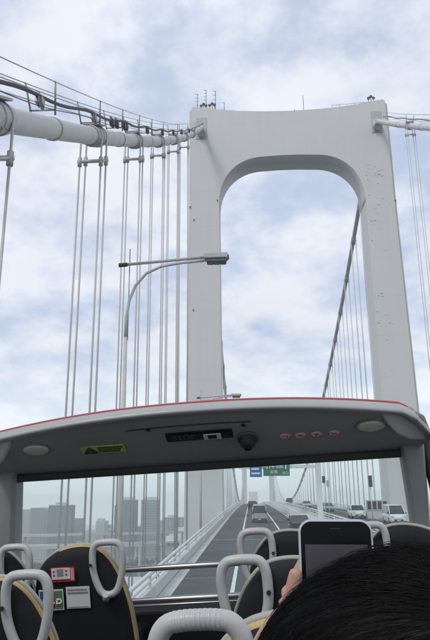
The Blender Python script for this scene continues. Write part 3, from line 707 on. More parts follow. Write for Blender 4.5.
# ------------------------------------------------------------------ water, land, city
WZ = -66.0
MB().add([(-3400,-3400,WZ),(3400,-3400,WZ),(3400,3400,WZ),(-3400,3400,WZ)], [(0,1,2,3)]).build('water', M['water'], kind='structure')
MB().prism([(-2400,600),(-420,640),(-330,700),(-180,760),(-60,860),(-20,980),(60,1100),(500,1250),(2400,1300),(2400,2400),(-2400,2400)], WZ-3, WZ+2.5, axis='z').build('land', M['land'], kind='structure')
MB().prism([(-140,590),(-95,575),(-60,640),(-80,690),(-130,700)], WZ-3, WZ+2.0, axis='z').build('quay', M['concrete'], kind='structure')
BG = 'buildings on the left shore'
def building(x, y, w_, d_, top, fac, label, crown=None, rot=0.0, group=BG):
    z0 = WZ+2.5
    root = empty('building', (x, y, z0)); tag(root, label, 'building', group); root.rotation_euler = (0,0,rot)
    h = top-z0
    MB().box(-w_/2,w_/2,-d_/2,d_/2,0,h).build('walls', FAC[fac], root)
    MB().box(-w_/2-0.3,w_/2+0.3,-d_/2-0.3,d_/2+0.3,h+0.002,h+0.9).build('parapet', M['concrete'], root)
    if crown: MB().box(-w_*crown/2,w_*crown/2,-d_*0.3,d_*0.3,h+0.902,h+4.5).build('plant_room', M['lampgrey'], root)
    return root
building(-186, 1020, 25, 22, 15.5, 2, 'dark slim tower block with a raised roof, left of the pair beside the lamp pole', 0.7)
building(-151, 1010, 25, 24, 15.0, 0, 'dark slim tower block with a raised roof, right of the pair beside the lamp pole', 0.75)
building(-204, 1060, 20, 18, 8, 2, 'dark block tucked behind the left slim tower')
building(-283, 1000, 34, 22, 8.5, 2, 'broad dark slab block with vertical ribs behind the left seat', 0.5)
building(-312, 1050, 18, 22, 3.5, 0, 'grey slab adjoining the broad dark block on its left')
building(-345, 1100, 30, 22, 5.5, 0, 'pale grey slab block near the left windscreen pillar')
building(-372, 1120, 22, 20, 3.0, 1, 'hazy slab block leftmost beside the windscreen pillar')
random.seed(21)
adj = ['low', 'flat', 'stepped', 'narrow', 'long', 'squat', 'boxy', 'plain', 'small', 'wide']
tone = ['grey', 'pale', 'dark grey', 'tan']
whr = ['behind the expressway ramp', 'between the slab blocks', 'by the waterfront', 'behind the left hangers', 'on the skyline', 'at the foot of the slim towers']
k = 0
for i in range(62):
    x = random.uniform(-560, 40); y = random.uniform(800, 1500)
    if x > -60 and y < 1120: y += 300
    if any(abs(x*1000/y-a) < 16 and y < 1100 for a in (-186, -151, -283, -330)): y += 420
    t = random.uniform(-58, -34) if random.random() < 0.75 else random.uniform(-32, -12)
    f = i % 4; ww = random.uniform(14, 42)
    building(x, y, ww, random.uniform(12, 30), t, f, '%s %s building %s, number of storeys unclear' % (adj[i % 10], tone[f], whr[i % 6]) if False else '%s %s far building %s' % (adj[i % 10], tone[f], whr[(i//4) % 6]), 0.4 if i % 3 == 0 else None, random.uniform(-0.5, 0.5))
# warehouse with the dark round opening
wb = empty('warehouse', (-82, 930, WZ+2.5)); tag(wb, 'pale low warehouse with a dark arched opening left of the tower base', 'building')
MB().box(-34,24,-12,12,0,30).build('walls', M['white'], wb); MB().box(-22,4,-8,8,30.01,41).build('roof_house', M['white'], wb)
MB().tube([(10,-12.05,14),(10,-12.6,14)], 7.5, 24).build('arched_opening', M['dsteel'], wb)
for k in range(6): MB().box(-31+k*6,-27.5+k*6,-12.15,-12.01,18,22).build('window', M['cglass'], wb)
for x, h_ in ((-30, 9), (-14, 13), (12, 7)):
    MB().tube([(x,0,30.0),(x,0,41.0+h_)], 0.6, 6).build('roof_mast', M['galv'], wb)
for x0, x1, z0 in ((-30,-12,30.01),(8,22,30.01)): MB().box(x0,x1,-6,6,z0,z0+5).build('roof_unit', M['concrete'], wb)
# expressway ramps on piers
def ramp(pts, wv, label):
    root = empty('expressway_ramp', (pts[0][0], pts[0][1], WZ)); o = Vector(root.location); tag(root, label, 'elevated road', 'expressway ramps over the harbour')
    P = [Vector(p)-o for p in pts]; rings = []
    for i, p in enumerate(P):
        t = (P[min(i+1,len(P)-1)]-P[max(i-1,0)]); t.z = 0; t.normalize(); s_ = Vector((t.y,-t.x,0))*wv/2
        rings.append([p-s_+Vector((0,0,1.1)), p-s_*0.97+Vector((0,0,1.1)), p-s_*0.97, p+s_*0.97, p+s_*0.97+Vector((0,0,1.1)), p+s_+Vector((0,0,1.1)), p+s_-Vector((0,0,1.6)), p-s_-Vector((0,0,1.6))])
    MB().loft(rings).build('road_deck', M['concrete'], root)
    for i in range(0, len(P)-1):
        for u in (0.0, 0.5):
            p = P[i].lerp(P[i+1], u)
            MB().box(p.x-1.2,p.x+1.2,p.y-1.2,p.y+1.2,0.0,p.z-1.7).build('pier', M['concrete'], root)
ramp([(-520,700,-26),(-440,690,-25),(-360,690,-24.5),(-280,700,-24),(-200,730,-24),(-130,790,-25),(-90,880,-27),(-80,1000,-30)], 11, 'upper pale expressway ramp curving across the left shore')
ramp([(-520,600,-31),(-420,595,-31),(-330,600,-31),(-250,620,-32),(-180,665,-33),(-120,730,-35)], 10, 'lower pale expressway ramp nearer the bay')
ramp([(-420,800,-40),(-330,820,-40),(-240,840,-40),(-150,880,-40),(-60,960,-41)], 12, 'lowest pale road viaduct behind the two ramps')
# shore trees
mb = MB(); random.seed(9)
for i in range(700):
    x = random.uniform(-520, -60); y = random.uniform(0, 60)+640+max(0, (x+420))*0.55; z = WZ+2.5+random.uniform(0, 8)
    q = random.uniform(1.5, 3.6); a = random.uniform(0, PI); 
    vs = [(x+q*math.cos(a+j*2*PI/5)*random.uniform(0.6,1.1), y+q*math.sin(a+j*2*PI/5)*random.uniform(0.6,1.1), z+random.uniform(-0.7,0.7)) for j in range(5)]+[(x,y,z+q*0.8),(x,y,z-q*0.6)]
    mb.add(vs, [(j,(j+1) % 5,5) for j in range(5)]+[((j+1) % 5,j,6) for j in range(5)])
tag(mb.build('shore_trees', M['tree'], kind='stuff'), 'dark belt of trees along the left shoreline', 'trees')
o = bpy.data.objects['shore_trees']; 

# ------------------------------------------------------------------ the open-top bus (coordinates below: metres from the eye in the bus's own frame, its centre line at x = -0.52)
BX = Vector((0.99593448, -0.07672136, 0.04720529)); BF = Vector((0.07382305, 0.9954436, 0.06035054)); BU = Vector((-0.05162038, -0.05662034, 0.99706042))
O = Vector((-0.52, 1.0, -3.85))
BM = Matrix((BX, BF, BU)).transposed().to_4x4()
bus = empty('open_top_bus'); bus.matrix_world = BM @ Matrix.Translation(O)
tag(bus, 'open-top double-decker tour bus whose upper deck, seats and windscreen fill the foreground', 'bus')
def bp(mb, name, m, parent=None, bevel=0, **k):
    o = mb.build(name, m, parent or bus, bevel, **k)
    if parent is None: o.location = -O
    return o
XB = -0.52
def zrim(x):
    u = abs(x-XB); z = 0.345-0.075*u**2.2
    if u > 1.02: z -= 0.10*((u-1.02)/0.12)**2
    return z
us = [-1.14+0.06*i for i in range(39)]; us = [u for u in us if u < 1.135]+[1.14]
def section(pts_fn, xs=None): return [[pts_fn(XB+u)[j] for j in range(len(pts_fn(XB+u)))] for u in us]
# roof rim (pale lip), the red stripe on it, the dark header panel under it and the black seal
def f_rim(x):
    z = zrim(x)+0.004; return [(x,3.150,z-0.048),(x,3.158,z-0.036),(x,3.19,z-0.014),(x,3.23,z),(x,3.55,z+0.01),(x,3.78,z-0.05),(x,3.80,0.05),(x,3.70,0.03),(x,3.66,z-0.09),(x,3.25,z-0.066),(x,3.185,z-0.062),(x,3.156,z-0.058)]
bp(MB().loft(section(f_rim), smooth=True), 'canopy_rim', M['canopy'])
def f_red(x):
    z = zrim(x)+0.004; return [(x,3.214,z-0.004),(x,3.220,z+0.003),(x,3.24,z+0.007),(x,3.35,z+0.012),(x,3.35,z+0.002),(x,3.23,z-0.006)]
bp(MB().loft(section(f_red)), 'red_stripe', M['red'])
def f_panel(x):
    z = zrim(x)-0.052; zb = 0.058; P = []
    for t in (0, 0.12, 0.3, 0.5, 0.7, 0.85, 1.0):
        P.append((x, 3.20+0.38*(t**1.25), lerp(z, zb, t)))
    return P+[(x,3.63,zb),(x,3.63,z)]
bp(MB().loft(section(f_panel), smooth=False), 'header_panel', M['panel'], recalc=True)
bp(MB().box(XB-1.10, XB+1.10, 3.565, 3.66, 0.016, 0.056), 'glass_seal', M['black'], bevel=0.006)
def ponel(x, z):        # y on the panel's face at a height z
    zt = zrim(x)-0.052; t = min(max((zt-z)/(zt-0.058), 0), 1); return 3.20+0.38*t**1.25
def onpanel(mb_fn, x, z): return ponel(x, z)
# panel frame: an empty aligned with the slanted panel carries each fitting
def fitting(name, x, z, build):
    y = ponel(x, z); y1 = ponel(x, z-0.02); y0 = ponel(x, z+0.02)
    n = Vector((0, -0.04, -(y1-y0))).normalized(); up = Vector((0, y0-y1, 0.04)).normalized()
    o = build(); o.parent = bus
    o.matrix_parent_inverse = Matrix.Identity(4)
    X = Vector((1,0,0)); o.matrix_local = Matrix.Translation(Vector((x,y,z))-O) @ Matrix((X, -n, up)).transposed().to_4x4()
    return o
for x in (-1.353, 0.364):
    def b():
        return MB().loft([[(0.068*q*math.cos(a*PI/16), yy, 0.048*q*math.sin(a*PI/16)) for a in range(32)] for q, yy in ((1,0.0),(0.98,-0.008),(0.85,-0.013),(0.5,-0.017),(0.1,-0.018))], smooth=True).build('courtesy_lamp', M['cream'])
    o = fitting('courtesy_lamp', x, 0.176, b)
    MB().loft([[(0.073*math.cos(a*PI/16), yy, 0.052*math.sin(a*PI/16)) for a in range(32)] for yy in (0.0,-0.004)]).build('lamp_ring', M['panel'], o)
def b():
    return MB().box(-0.118,0.118,-0.004,0,-0.036,0.036).build('caution_label', M['yellow'], bevel=0.003)
o = fitting('caution_label', -1.015, 0.158, b)
tri = MB()
for (a, c) in (((-0.105,-0.026),(-0.070,0.028)),((-0.070,0.028),(-0.035,-0.026)),((-0.035,-0.026),(-0.105,-0.026))): tri.tube([(a[0],-0.0055,a[1]),(c[0],-0.0055,c[1])], 0.0042, 6)
tri.tube([(-0.082,-0.0055,-0.012),(-0.066,-0.0055,0.006)], 0.005, 6); tri.tube([(-0.066,-0.0055,0.006),(-0.056,-0.0055,-0.014)], 0.004, 6); tri.build('warning_triangle', M['ink'], o)
ln = MB()
random.seed(3)
for r_i, z in enumerate((0.019, 0.0, -0.019)):
    x = -0.025
    while x < 0.10-0.01*r_i:
        wd = random.uniform(0.006, 0.014); ln.box(x, x+wd, -0.0062, -0.0042, z-0.0055, z+0.0055); x += wd+0.003
ln.build('small_print', M['ink'], o)
def b(): return MB().box(-0.172,0.172,-0.006,0.0,-0.038,0.038).build('display_surround', M['dash'], bevel=0.004)
o = fitting('display_surround', -0.495, 0.192, b)
MB().box(-0.155,0.155,-0.009,-0.0065,-0.026,0.026).build('display_glass', M['phone'], o)
text_part('STOP', 0.050, (-0.078,-0.0105,0.0), M['dimtext'], o, 'display_lettering', 0.0004)
q = MB().box(0.022,0.112,-0.014,-0.0095,-0.028,0.018).build('camera_module', M['paper'], o, bevel=0.003); MB().box(0.045,0.09,-0.016,-0.0145,-0.018,0.010).build('camera_window', M['phone'], q)
def b():
    return MB().loft([[(rr*math.cos(a*PI/12), yy, rr*math.sin(a*PI/12)) for a in range(24)] for rr, yy in ((0.048,0.0),(0.047,-0.02),(0.040,-0.024),(0.040,-0.035),(0.034,-0.052),(0.020,-0.064),(0.004,-0.068))], smooth=True).build('dome_camera', M['black'])
o = fitting('dome_camera', -0.252, 0.165, b)
MB().tube([(0,-0.05,0.0),(0,-0.072,-0.012)], [0.022,0.017], 16).build('camera_lens', M['phone'], o)
MB().tube([(0,0.0,0),(0,-0.014,0)], 0.056, 24).build('camera_ring', M['dsteel'], o)
for x, z in ((-0.745, 0.232), (-0.262, 0.222)):
    fitting('screw_hole', x, z, lambda: MB().disc((0,-0.001,0), 0.011, n=14, t=0.006).build('screw_hole', M['black']))
for i, x in enumerate((-0.061, 0.017, 0.098, 0.187)):
    o = fitting('prohibition_sticker', x, 0.158-0.0005*i, lambda: MB().disc((0,-0.0015,0), 0.0285, n=28, t=0.004, ry=0.0205).build('prohibition_sticker', M['white']))
    k = MB(); n = 28
    k.loft([[(rr*math.cos(a*2*PI/n), yy, 0.72*rr*math.sin(a*2*PI/n)) for a in range(n)] for rr, yy in ((0.0288,-0.003),(0.0288,-0.0052),(0.0248,-0.0052),(0.0248,-0.003))], caps=False)
    k.tube([(-0.019,-0.0045,0.013),(0.019,-0.0045,-0.013)], 0.0016, 5); k.build('red_ring', M['ring'], o)
    g = MB()
    if i == 0: g.box(-0.014,0.012,-0.0046,-0.0030,-0.003,0.002); g.box(0.010,0.014,-0.0046,-0.0030,-0.003,0.009)
    elif i == 1: g.box(-0.013,0.013,-0.0046,-0.0030,-0.007,0.001); g.box(-0.006,0.006,-0.0046,-0.0030,0.0015,0.007)
    elif i == 2: g.tube([(-0.003,-0.0036,-0.011),(0.002,-0.0036,0.008)], 0.0035, 6); g.tube([(-0.012,-0.0036,0.0),(0.011,-0.0036,0.003)], 0.0026, 6)
    else: g.box(-0.014,0.014,-0.0046,-0.0030,-0.008,-0.003); g.box(-0.009,0.008,-0.0046,-0.0030,-0.0025,0.003)
    g.build('pictogram', M['ink'], o)
# thin seam of the hatch above the display
sm = MB(); xs = [-0.86+0.04*i for i in range(17)]
sm.tube([(x, ponel(x, zrim(x)-0.105)-0.001, zrim(x)-0.105) for x in xs], 0.0028, 5); bp(sm, 'hatch_seam', M['black'])

# pillars, gussets, side seals
for sgn in (-1, 1):
    def X(u): return XB+sgn*u
    mb = MB(); r = []
    for z, i, o_ in ((0.20,1.035,1.17),(0.06,1.050,1.165),(-0.30,1.063,1.145),(-0.95,1.085,1.15),(-1.15,1.09,1.15)):
        yy = 3.56+0.04*(z < 0)*abs(z)
        r.append([(X(i),yy,z),(X(i+0.012),yy-0.035,z),(X(o_-0.01),yy-0.05,z),(X(o_),yy-0.03,z),(X(o_),yy+0.10,z),(X(i),yy+0.10,z)])
    bp(mb.loft(r, smooth=False), 'windscreen_pillar', M['pillar'], bevel=0.006)
    poly = [(0.905,0.262),(1.06,0.243),(1.13,0.20),(1.165,0.10),(1.135,0.090),(1.06,0.096),(1.00,0.125),(0.950,0.185)]
    mb = MB()
    mb.loft([[(X(a),3.225+0.5*(0.26-b)*1.0,b) for a, b in poly],[(X(a*0.995+0.004),3.185+0.5*(0.26-b)*1.0,b+0.002) for a, b in poly]])
    bp(mb, 'corner_gusset', M['gusset'], bevel=0.008)
    bp(MB().tube([(X(1.02),3.21,0.245),(X(1.10),3.24,0.18),(X(1.19),3.30,0.09)], 0.012, 8), 'corner_seal', M['black'])
    # side wall, its capping and the black side seal
    bp(MB().box(*(sorted((X(1.17), X(1.23)))), -6.0, 3.70, -1.15, -0.42), 'side_wall', M['pillar'], bevel=0.01)
    bp(MB().tube([(X(1.20),-6.0,-0.40),(X(1.20),3.1,-0.40),(X(1.195),3.45,-0.30),(X(1.185),3.58,-0.02),(X(1.185),3.60,0.10)], 0.028, 10), 'side_capping', M['black'])
# rails in front of the windscreen
for z, r in ((-0.440, 0.0145), (-0.588, 0.0145), (-0.612, 0.006)):
    bp(MB().tube([(XB-1.07,3.36,z-0.012),(XB+1.07,3.36,z+0.012)], r, 12), 'front_rail', M['chrome'])
for x in (XB-1.0, XB+1.0):
    bp(MB().tube([(x,3.36,-0.63),(x,3.36,-0.43)], 0.012, 10), 'rail_bracket', M['chrome'])
bp(MB().prism([(3.33,-0.64),(3.60,-0.625),(3.62,-0.66),(3.62,-1.15),(3.42,-1.15)], XB-1.09, XB+1.09, axis='x'), 'dash_panel', M['dash'], bevel=0.01)
bp(MB().box(XB-1.17, XB+1.17, -6.0, 3.6, -1.20, -1.152), 'upper_floor', M['dash'])
# windscreen glass
gm = bpy.data.materials.new('windscreen_glass'); gm.use_nodes = True; t = gm.node_tree; t.nodes.clear()
o_ = t.nodes.new('ShaderNodeOutputMaterial'); tr = t.nodes.new('ShaderNodeBsdfTransparent'); tr.inputs[0].default_value = (0.91, 0.97, 0.955, 1)
df = t.nodes.new('ShaderNodeBsdfTranslucent'); df.inputs[0].default_value = (0.75, 0.85, 0.85, 1)
gl = t.nodes.new('ShaderNodeBsdfGlossy'); gl.inputs['Roughness'].default_value = 0.03
m1 = t.nodes.new('ShaderNodeMixShader'); m1.inputs[0].default_value = 0.11; m2 = t.nodes.new('ShaderNodeMixShader'); m2.inputs[0].default_value = 0.03
t.links.new(tr.outputs[0], m1.inputs[1]); t.links.new(df.outputs[0], m1.inputs[2]); t.links.new(m1.outputs[0], m2.inputs[1]); t.links.new(gl.outputs[0], m2.inputs[2]); t.links.new(m2.outputs[0], o_.inputs[0])
g = MB().prism([(XB-1.09,0.05),(XB+1.09,0.05),(XB+1.09,-1.1),(XB-1.09,-1.1)], 3.628, 3.6285)
g.f = [g.f[0]]; g.sm = [False]
bp(g, 'windscreen', gm, recalc=False)
# outside of the bus
bd = MB().loft([[(XB+a, y, z) for a, z in ((-1.22,-3.5),(1.22,-3.5),(1.25,-3.3),(1.25,-1.24),(-1.25,-1.24),(-1.25,-3.3))] for y in (-7.2,-7.0,3.7,3.9)])
bp(bd, 'lower_body', M['canopy'], bevel=0.03)
bp(MB().box(XB-1.23, XB+1.23, 3.72, 3.86, -1.2, -0.70), 'front_apron', M['canopy'], bevel=0.03)
for y in (-5.0, 1.6):
    for sx in (-1, 1):
        wh = empty('wheel'); wh.parent = bus; wh.location = Vector((XB+sx*1.12, y, -3.40))-O
        MB().tube([(-0.14,0,0),(0.14,0,0)], 0.46, 20).build('tyre', M['tyre'], wh); MB().tube([(-0.15,0,0),(0.15,0,0)], 0.27, 16).build('rim', M['rim'], wh)
mr = MB().box(0.655,0.70,3.14,3.24,0.175,0.27); bp(mr, 'side_camera_housing', M['black'], bevel=0.012)

# seats ------------------------------------------------------------
def smooth_poly(pts, n=4, closed=True):
    P = [Vector((p[0], p[1], 0)) for p in pts]; out_ = []; k = len(P)
    for i in range(k if closed else k-1):
        p0, p1, p2, p3 = (P[(i-1) % k], P[i], P[(i+1) % k], P[(i+2) % k]) if closed else (P[max(i-1,0)], P[i], P[i+1], P[min(i+2,k-1)])
        for j in range(n):
            s_ = j/n; out_.append(0.5*((2*p1)+(p2-p0)*s_+(2*p0-5*p1+4*p2-p3)*s_*s_+(3*p1-p0-3*p2+p3)*s_**3))
    if not closed: out_.append(P[-1])
    return [(p.x, p.y) for p in out_]
OUT = smooth_poly([(-0.215,-1.02),(-0.226,-0.80),(-0.228,-0.60),(-0.224,-0.42),(-0.196,-0.34),(-0.145,-0.293),(-0.08,-0.266),(0,-0.256),(0.07,-0.271),(0.125,-0.322),(0.165,-0.395),(0.195,-0.49),(0.215,-0.62),(0.225,-0.80),(0.215,-1.02)], 4, closed=False)
def rec(z): return (-0.26-z)*0.16
def seat_proto(side, tan, ribs=False):
    # side +1: the aisle (handle side) is to the right of the seat
    def pt(u, z, y): return (side*u, y+rec(z), z)
    cx, cz = 0.0, -0.64
    rings = []
    for sc, y in ((0.30,-0.022),(0.6,-0.018),(0.86,-0.010),(0.955,0.002),(0.985,0.016),(1.0,0.035),(1.0,0.07),(0.98,0.085)):
        rings.append([pt(cx+(u-cx)*sc, cz+(z-cz)*(sc if sc > 0.9 else lerp(sc, 1, 0.1)), y) for u, z in OUT])
    st = MB().loft(rings, smooth=True).build('seat', M['seat'], bus)
    st['label'] = 'black seat back with rounded top and '+('tan' if tan else 'grey')+' edge'
    edge = OUT[6:-6]
    MB().tube([pt(u*1.0, z+0.002, 0.052) for u, z in edge], 0.0085, 8).build('edge_piping', M['sgrey'], st)
    if tan:
        MB().tube([pt(u*0.985, z-0.008, 0.030) for u, z in edge[16:]], [0.004]+[0.0115]*(len(edge[16:])-1), 8).build('tan_edge', M['tan'], st)
    loop = smooth_poly([(0.131+(a_-0.131)*0.90, b_) for a_, b_ in [(0.060,-0.375),(0.055,-0.315),(0.060,-0.272),(0.076,-0.250),(0.100,-0.244),(0.131,-0.243),(0.162,-0.244),(0.187,-0.250),(0.203,-0.272),(0.207,-0.315),(0.199,-0.375),(0.180,-0.432),(0.155,-0.458),(0.115,-0.462),(0.086,-0.44)]], 4)
    hb = MB().tube([(side*u, rec(z)-0.035+0.02*((z+0.46)*4), z) for u, z in loop], 0.0155, 12, closed=True).build('grab_handle', M['handle'], st)
    MB().tube([(side*0.060, rec(-0.34)-0.056, -0.335),(side*0.060, rec(-0.34)-0.046, -0.335)], 0.007, 10).build('screw', M['black'], hb)
    ft = MB().tube([(side*0.12,rec(-0.46)-0.05,-0.458),(side*0.10,rec(-0.50)+0.02,-0.50)], [0.015,0.02], 10); ft.build('handle_foot', M['handle'], hb) if False else ft.build('handle_foot', M['handle'], st)
    # ribbed grip on the top of the handle
    gr = MB()
    lp = [Vector((side*u, rec(z)-0.035+0.02*((z+0.46)*4), z)) for u, z in loop]
    tp = [i for i, p in enumerate(lp) if p.z > -0.2465]
    if ribs:
        acc = 0.0
        for i in tp[:-1]:
            p, q_ = lp[i], lp[i+1]; sl = (q_-p).length
            if i+1 not in tp or sl < 1e-5: continue
            dd = -acc
            while dd+0.0075 <= sl:
                dd += 0.0075; t_ = (q_-p)/sl; c_ = p+t_*dd; gr.tube([c_-t_*0.0030, c_-t_*0.0016, c_+t_*0.0016, c_+t_*0.0030], [0.0150,0.0158,0.0158,0.0150], 16)
            acc = sl-dd
    if ribs: gr.build('ribbed_grip', M['handle'], st)
    MB().box(-0.21,0.21,0.10,0.55,-0.78,-0.66).build('seat_cushion', M['seat'], st, bevel=0.03)
    MB().box(-0.05,0.05,0.25,0.40,-1.15,-0.782).build('pedestal', M['dsteel'], st)
    return st
pr = {}

protoL = seat_proto(1, True); protoR = seat_proto(-1, True, True); protoL2 = seat_proto(1, False); protoR2 = seat_proto(-1, False)
used = set(); placed = {}
def place(p, x, y, lab):
    s_ = p if id(p) not in used else copy_tree(p, bus)
    zo_ = {1.06: 0.030}.get(y, -0.013 if x > -0.6 else -0.025)
    used.add(id(p)); s_.location = Vector((x, y, zo_))-O; s_['label'] = lab; placed[(round(x,2), y)] = s_
    return s_
rn = {0.50:'fourth', 1.20:'third', 2.05:'second', 2.95:'front'}
for y in (2.95, 2.05, 1.20):
    place(protoL, -1.005 if y > 2.5 else -0.993, y, 'black seat of the %s row left of the aisle with tan edge' % rn[y])
    place(protoL2, -1.43, y, 'black seat of the %s row at the left window' % rn[y])
for y in (2.95, 2.05, 0.50):
    place(protoR2, -0.085 if y > 2.5 else -0.062, y, 'black seat of the %s row right of the aisle with grey edge' % rn[y])
place(protoR, -0.040, 1.06, 'black seat of the third row right of the aisle with tan edge, behind the nearest grab handle')
for y in (2.95, 2.05, 1.20, 0.50):
    o = copy_tree(protoR2, bus); o.location = Vector((0.395, y, -0.013))-O; o['label'] = 'black seat of the %s row at the right window' % rn[y]; placed[(0.4, y)] = o
# stickers on the front left seat back (sub-parts of that seat); local x is measured from the seat centre
fs = placed[(round(-1.005, 2), 2.95)]
def ys(z): return rec(z)-0.030
def quad(mb, x0, x1, z0, z1, d=0.0, th=0.0015):
    mb.add([(x0,ys(z0)-d,z0),(x1,ys(z0)-d,z0),(x1,ys(z1)-d,z1),(x0,ys(z1)-d,z1),(x0,ys(z0)-d+th,z0),(x1,ys(z0)-d+th,z0),(x1,ys(z1)-d+th,z1),(x0,ys(z1)-d+th,z1)], [(0,1,2,3),(4,7,6,5),(0,4,5,1),(1,5,6,2),(2,6,7,3),(3,7,4,0)])
    return mb
def st(mb, name, m, lab=None):
    o = mb.build(name, m, fs)
    if lab: o['label'] = lab
    return o
a0, a1, b0, b1 = -0.130, -0.019, -0.402, -0.338
st(quad(MB(), a0, a1, b0, b1), 'red_white_sticker', M['red'], 'small sticker, white with red edges and a grey screen picture')
st(quad(MB(), a0+0.005, a1-0.022, b0+0.012, b1-0.004, 0.002), 'sticker_field', M['paper'])
st(quad(MB(), -0.100, -0.072, -0.376, -0.346, 0.004), 'sticker_screen', M['lilac'])
st(quad(MB(), a1-0.020, a1-0.004, b0+0.006, b1-0.006, 0.002), 'sticker_side_band', M['pink'])
mk = MB()
for x, z in ((-0.114,-0.356),(-0.114,-0.372),(-0.058,-0.354),(-0.058,-0.370)): quad(mk, x-0.004, x+0.004, z-0.003, z+0.003, 0.0045)
st(mk, 'sticker_marks', M['red'])
st(quad(MB(), -0.065, 0.042, -0.516, -0.424), 'notice_sticker', M['paper'], 'square cream notice with small print')
mk = MB(); random.seed(4)
for z, h_ in ((-0.437, 0.0032), (-0.450, 0.0040), (-0.510, 0.0018)):
    x = -0.058
    while x < 0.030:
        wd = random.uniform(0.003, 0.010); quad(mk, x, min(x+wd, 0.035), z-h_, z+h_, 0.002); x += wd+0.0022
st(mk, 'notice_print', M['lilac'])
st(quad(MB(), -0.190, -0.078, -0.520, -0.432), 'card_logo_sticker', M['paper'], 'card logo with blue, red and green panels lettered J, C and B')
for i, (m_i, ch) in enumerate(((M['jblue'], 'J'), (M['red'], 'C'), (M['jgreen'], 'B'))):
    x0 = -0.185+i*0.0350
    st(quad(MB(), x0, x0+0.0325, -0.514, -0.438, 0.002), 'logo_panel', m_i)
    o = text_part(ch, 0.054, (x0+0.0165, ys(-0.476)-0.0035, -0.476), M['paper'], fs, 'logo_letter', 0.0004); o.rotation_euler = (-math.atan(0.16), 0, 0)
fs = placed[(round(-0.085, 2), 2.95)]
st(quad(MB(), 0.022, 0.10, -0.408, -0.350), 'red_white_sticker', M['pink'], 'small pink and white sticker beside the phone')
st(quad(MB(), 0.045, 0.09, -0.400, -0.358, 0.002), 'sticker_field', M['paper'])
fs = placed[(0.4, 2.95)]
st(quad(MB(), -0.01, 0.14, -0.390, -0.352), 'red_white_sticker', M['pink'], 'pale sticker on the right window seat back')
st(quad(MB(), 0.0, 0.13, -0.384, -0.360, 0.002), 'sticker_field', M['paper'])

# ------------------------------------------------------------------ the phone
PC = Vector((0.0290, 0.780, -0.145))
ph = empty('smartphone'); ph.matrix_world = BM @ Matrix.Translation(PC) @ Matrix.Rotation(R(3.2), 4, 'Y') @ Matrix.Rotation(R(-6), 4, 'X')
tag(ph, 'black smartphone in a clear pale case held upright by the person in front', 'phone')
def rrect(w_, h_, r, n=7):
    P = []
    for cx, cz, a0 in ((w_/2-r,h_/2-r,0),(-w_/2+r,h_/2-r,PI/2),(-w_/2+r,-h_/2+r,PI),(w_/2-r,-h_/2+r,1.5*PI)):
        for i in range(n+1): a = a0+PI/2*i/n; P.append((cx+r*math.cos(a), cz+r*math.sin(a)))
    return P
def rr_loft(specs): return MB().loft([[(x,y,z) for x, z in rrect(w_,h_,r)] for w_,h_,r,y in specs], smooth=False)
rr_loft([(0.0795,0.1655,0.0125,-0.0066),(0.0822,0.1685,0.0140,-0.0055),(0.0836,0.1700,0.0150,0.0),(0.0808,0.1660,0.0135,0.006),(0.078,0.164,0.012,0.0072)]).build('case', M['case'], ph)
body_ = rr_loft([(0.0775,0.1635,0.0115,-0.0073),(0.0785,0.1645,0.012,-0.0064)]).build('front_glass', M['phone'], ph)
MB().box(-0.0345,0.0345,-0.0079,-0.0075,-0.070,0.0575).build('screen', M['screen'], ph)
MB().box(-0.006,0.006,-0.0078,-0.0074,0.0740,0.0752).build('speaker_slot', M['black'], ph)
MB().box(0.0410,0.0420,-0.002,0.002,0.02,0.05).build('side_button', M['case'], ph)

# ------------------------------------------------------------------ the person
pe = empty('person'); pe.matrix_world = BM @ Matrix.Translation((0.07, 0.50, -1.15))
tag(pe, 'black-haired person in dark clothes seated in front, seen from behind holding up a phone', 'person')
PO = Vector((0.07, 0.50, -1.15))
def skinned(name, verts, edges, radii, m, parent, sub=2, root=0, off=PO):
    me = bpy.data.meshes.new(name); me.from_pydata([tuple(Vector(v)-off) for v in verts], edges, []); me.update()
    o = bpy.data.objects.new(name, me); C.objects.link(o); o.parent = parent
    s_ = o.modifiers.new('skin', 'SKIN'); s_.use_smooth_shade = True
    sv = me.skin_vertices[0].data if me.skin_vertices else None
    for i, r in enumerate(radii):
        rx, ry = r if isinstance(r, tuple) else (r, r); me.skin_vertices[0].data[i].radius = (rx, ry); me.skin_vertices[0].data[i].use_root = (i == root)
    ss = o.modifiers.new('sub', 'SUBSURF'); ss.levels = sub; ss.render_levels = sub
    me.materials.append(m); return o
V = [(0.07,0.42,-0.86),(0.07,0.43,-0.70),(0.07,0.45,-0.52),(0.07,0.485,-0.40),(0.07,0.50,-0.32),(0.07,0.515,-0.26),(0.07,0.52,-0.19),(0.07,0.515,-0.14),
     (-0.09,0.47,-0.43),(-0.150,0.52,-0.54),(-0.165,0.60,-0.46) ,(-0.090,0.70,-0.280),(-0.038,0.752,-0.178),(-0.014,0.778,-0.150),
     (0.23,0.47,-0.43),(0.29,0.52,-0.62),(0.30,0.60,-0.72),(0.20,0.74,-0.70),(0.15,0.80,-0.69),
     (-0.02,0.50,-0.90),(-0.03,0.90,-0.86),(-0.03,0.93,-1.12),(0.16,0.50,-0.90),(0.17,0.90,-0.86),(0.17,0.93,-1.12)]
E_ = [(0,1),(1,2),(2,3),(3,4),(4,5),(5,6),(6,7),(3,8),(8,9),(9,10),(10,11),(11,12),(12,13),(3,14),(14,15),(15,16),(16,17),(17,18),(0,19),(19,20),(20,21),(0,22),(22,23),(23,24)]
RD = [0.12,0.12,0.13,0.08,0.05,0.055,0.078,0.07, 0.06,0.045,0.040,0.033,0.028,0.021, 0.06,0.045,0.04,0.03,0.022, 0.075,0.055,0.04,0.075,0.055,0.04]
if hasattr(bpy.types.Mesh, 'skin_vertices'): pass
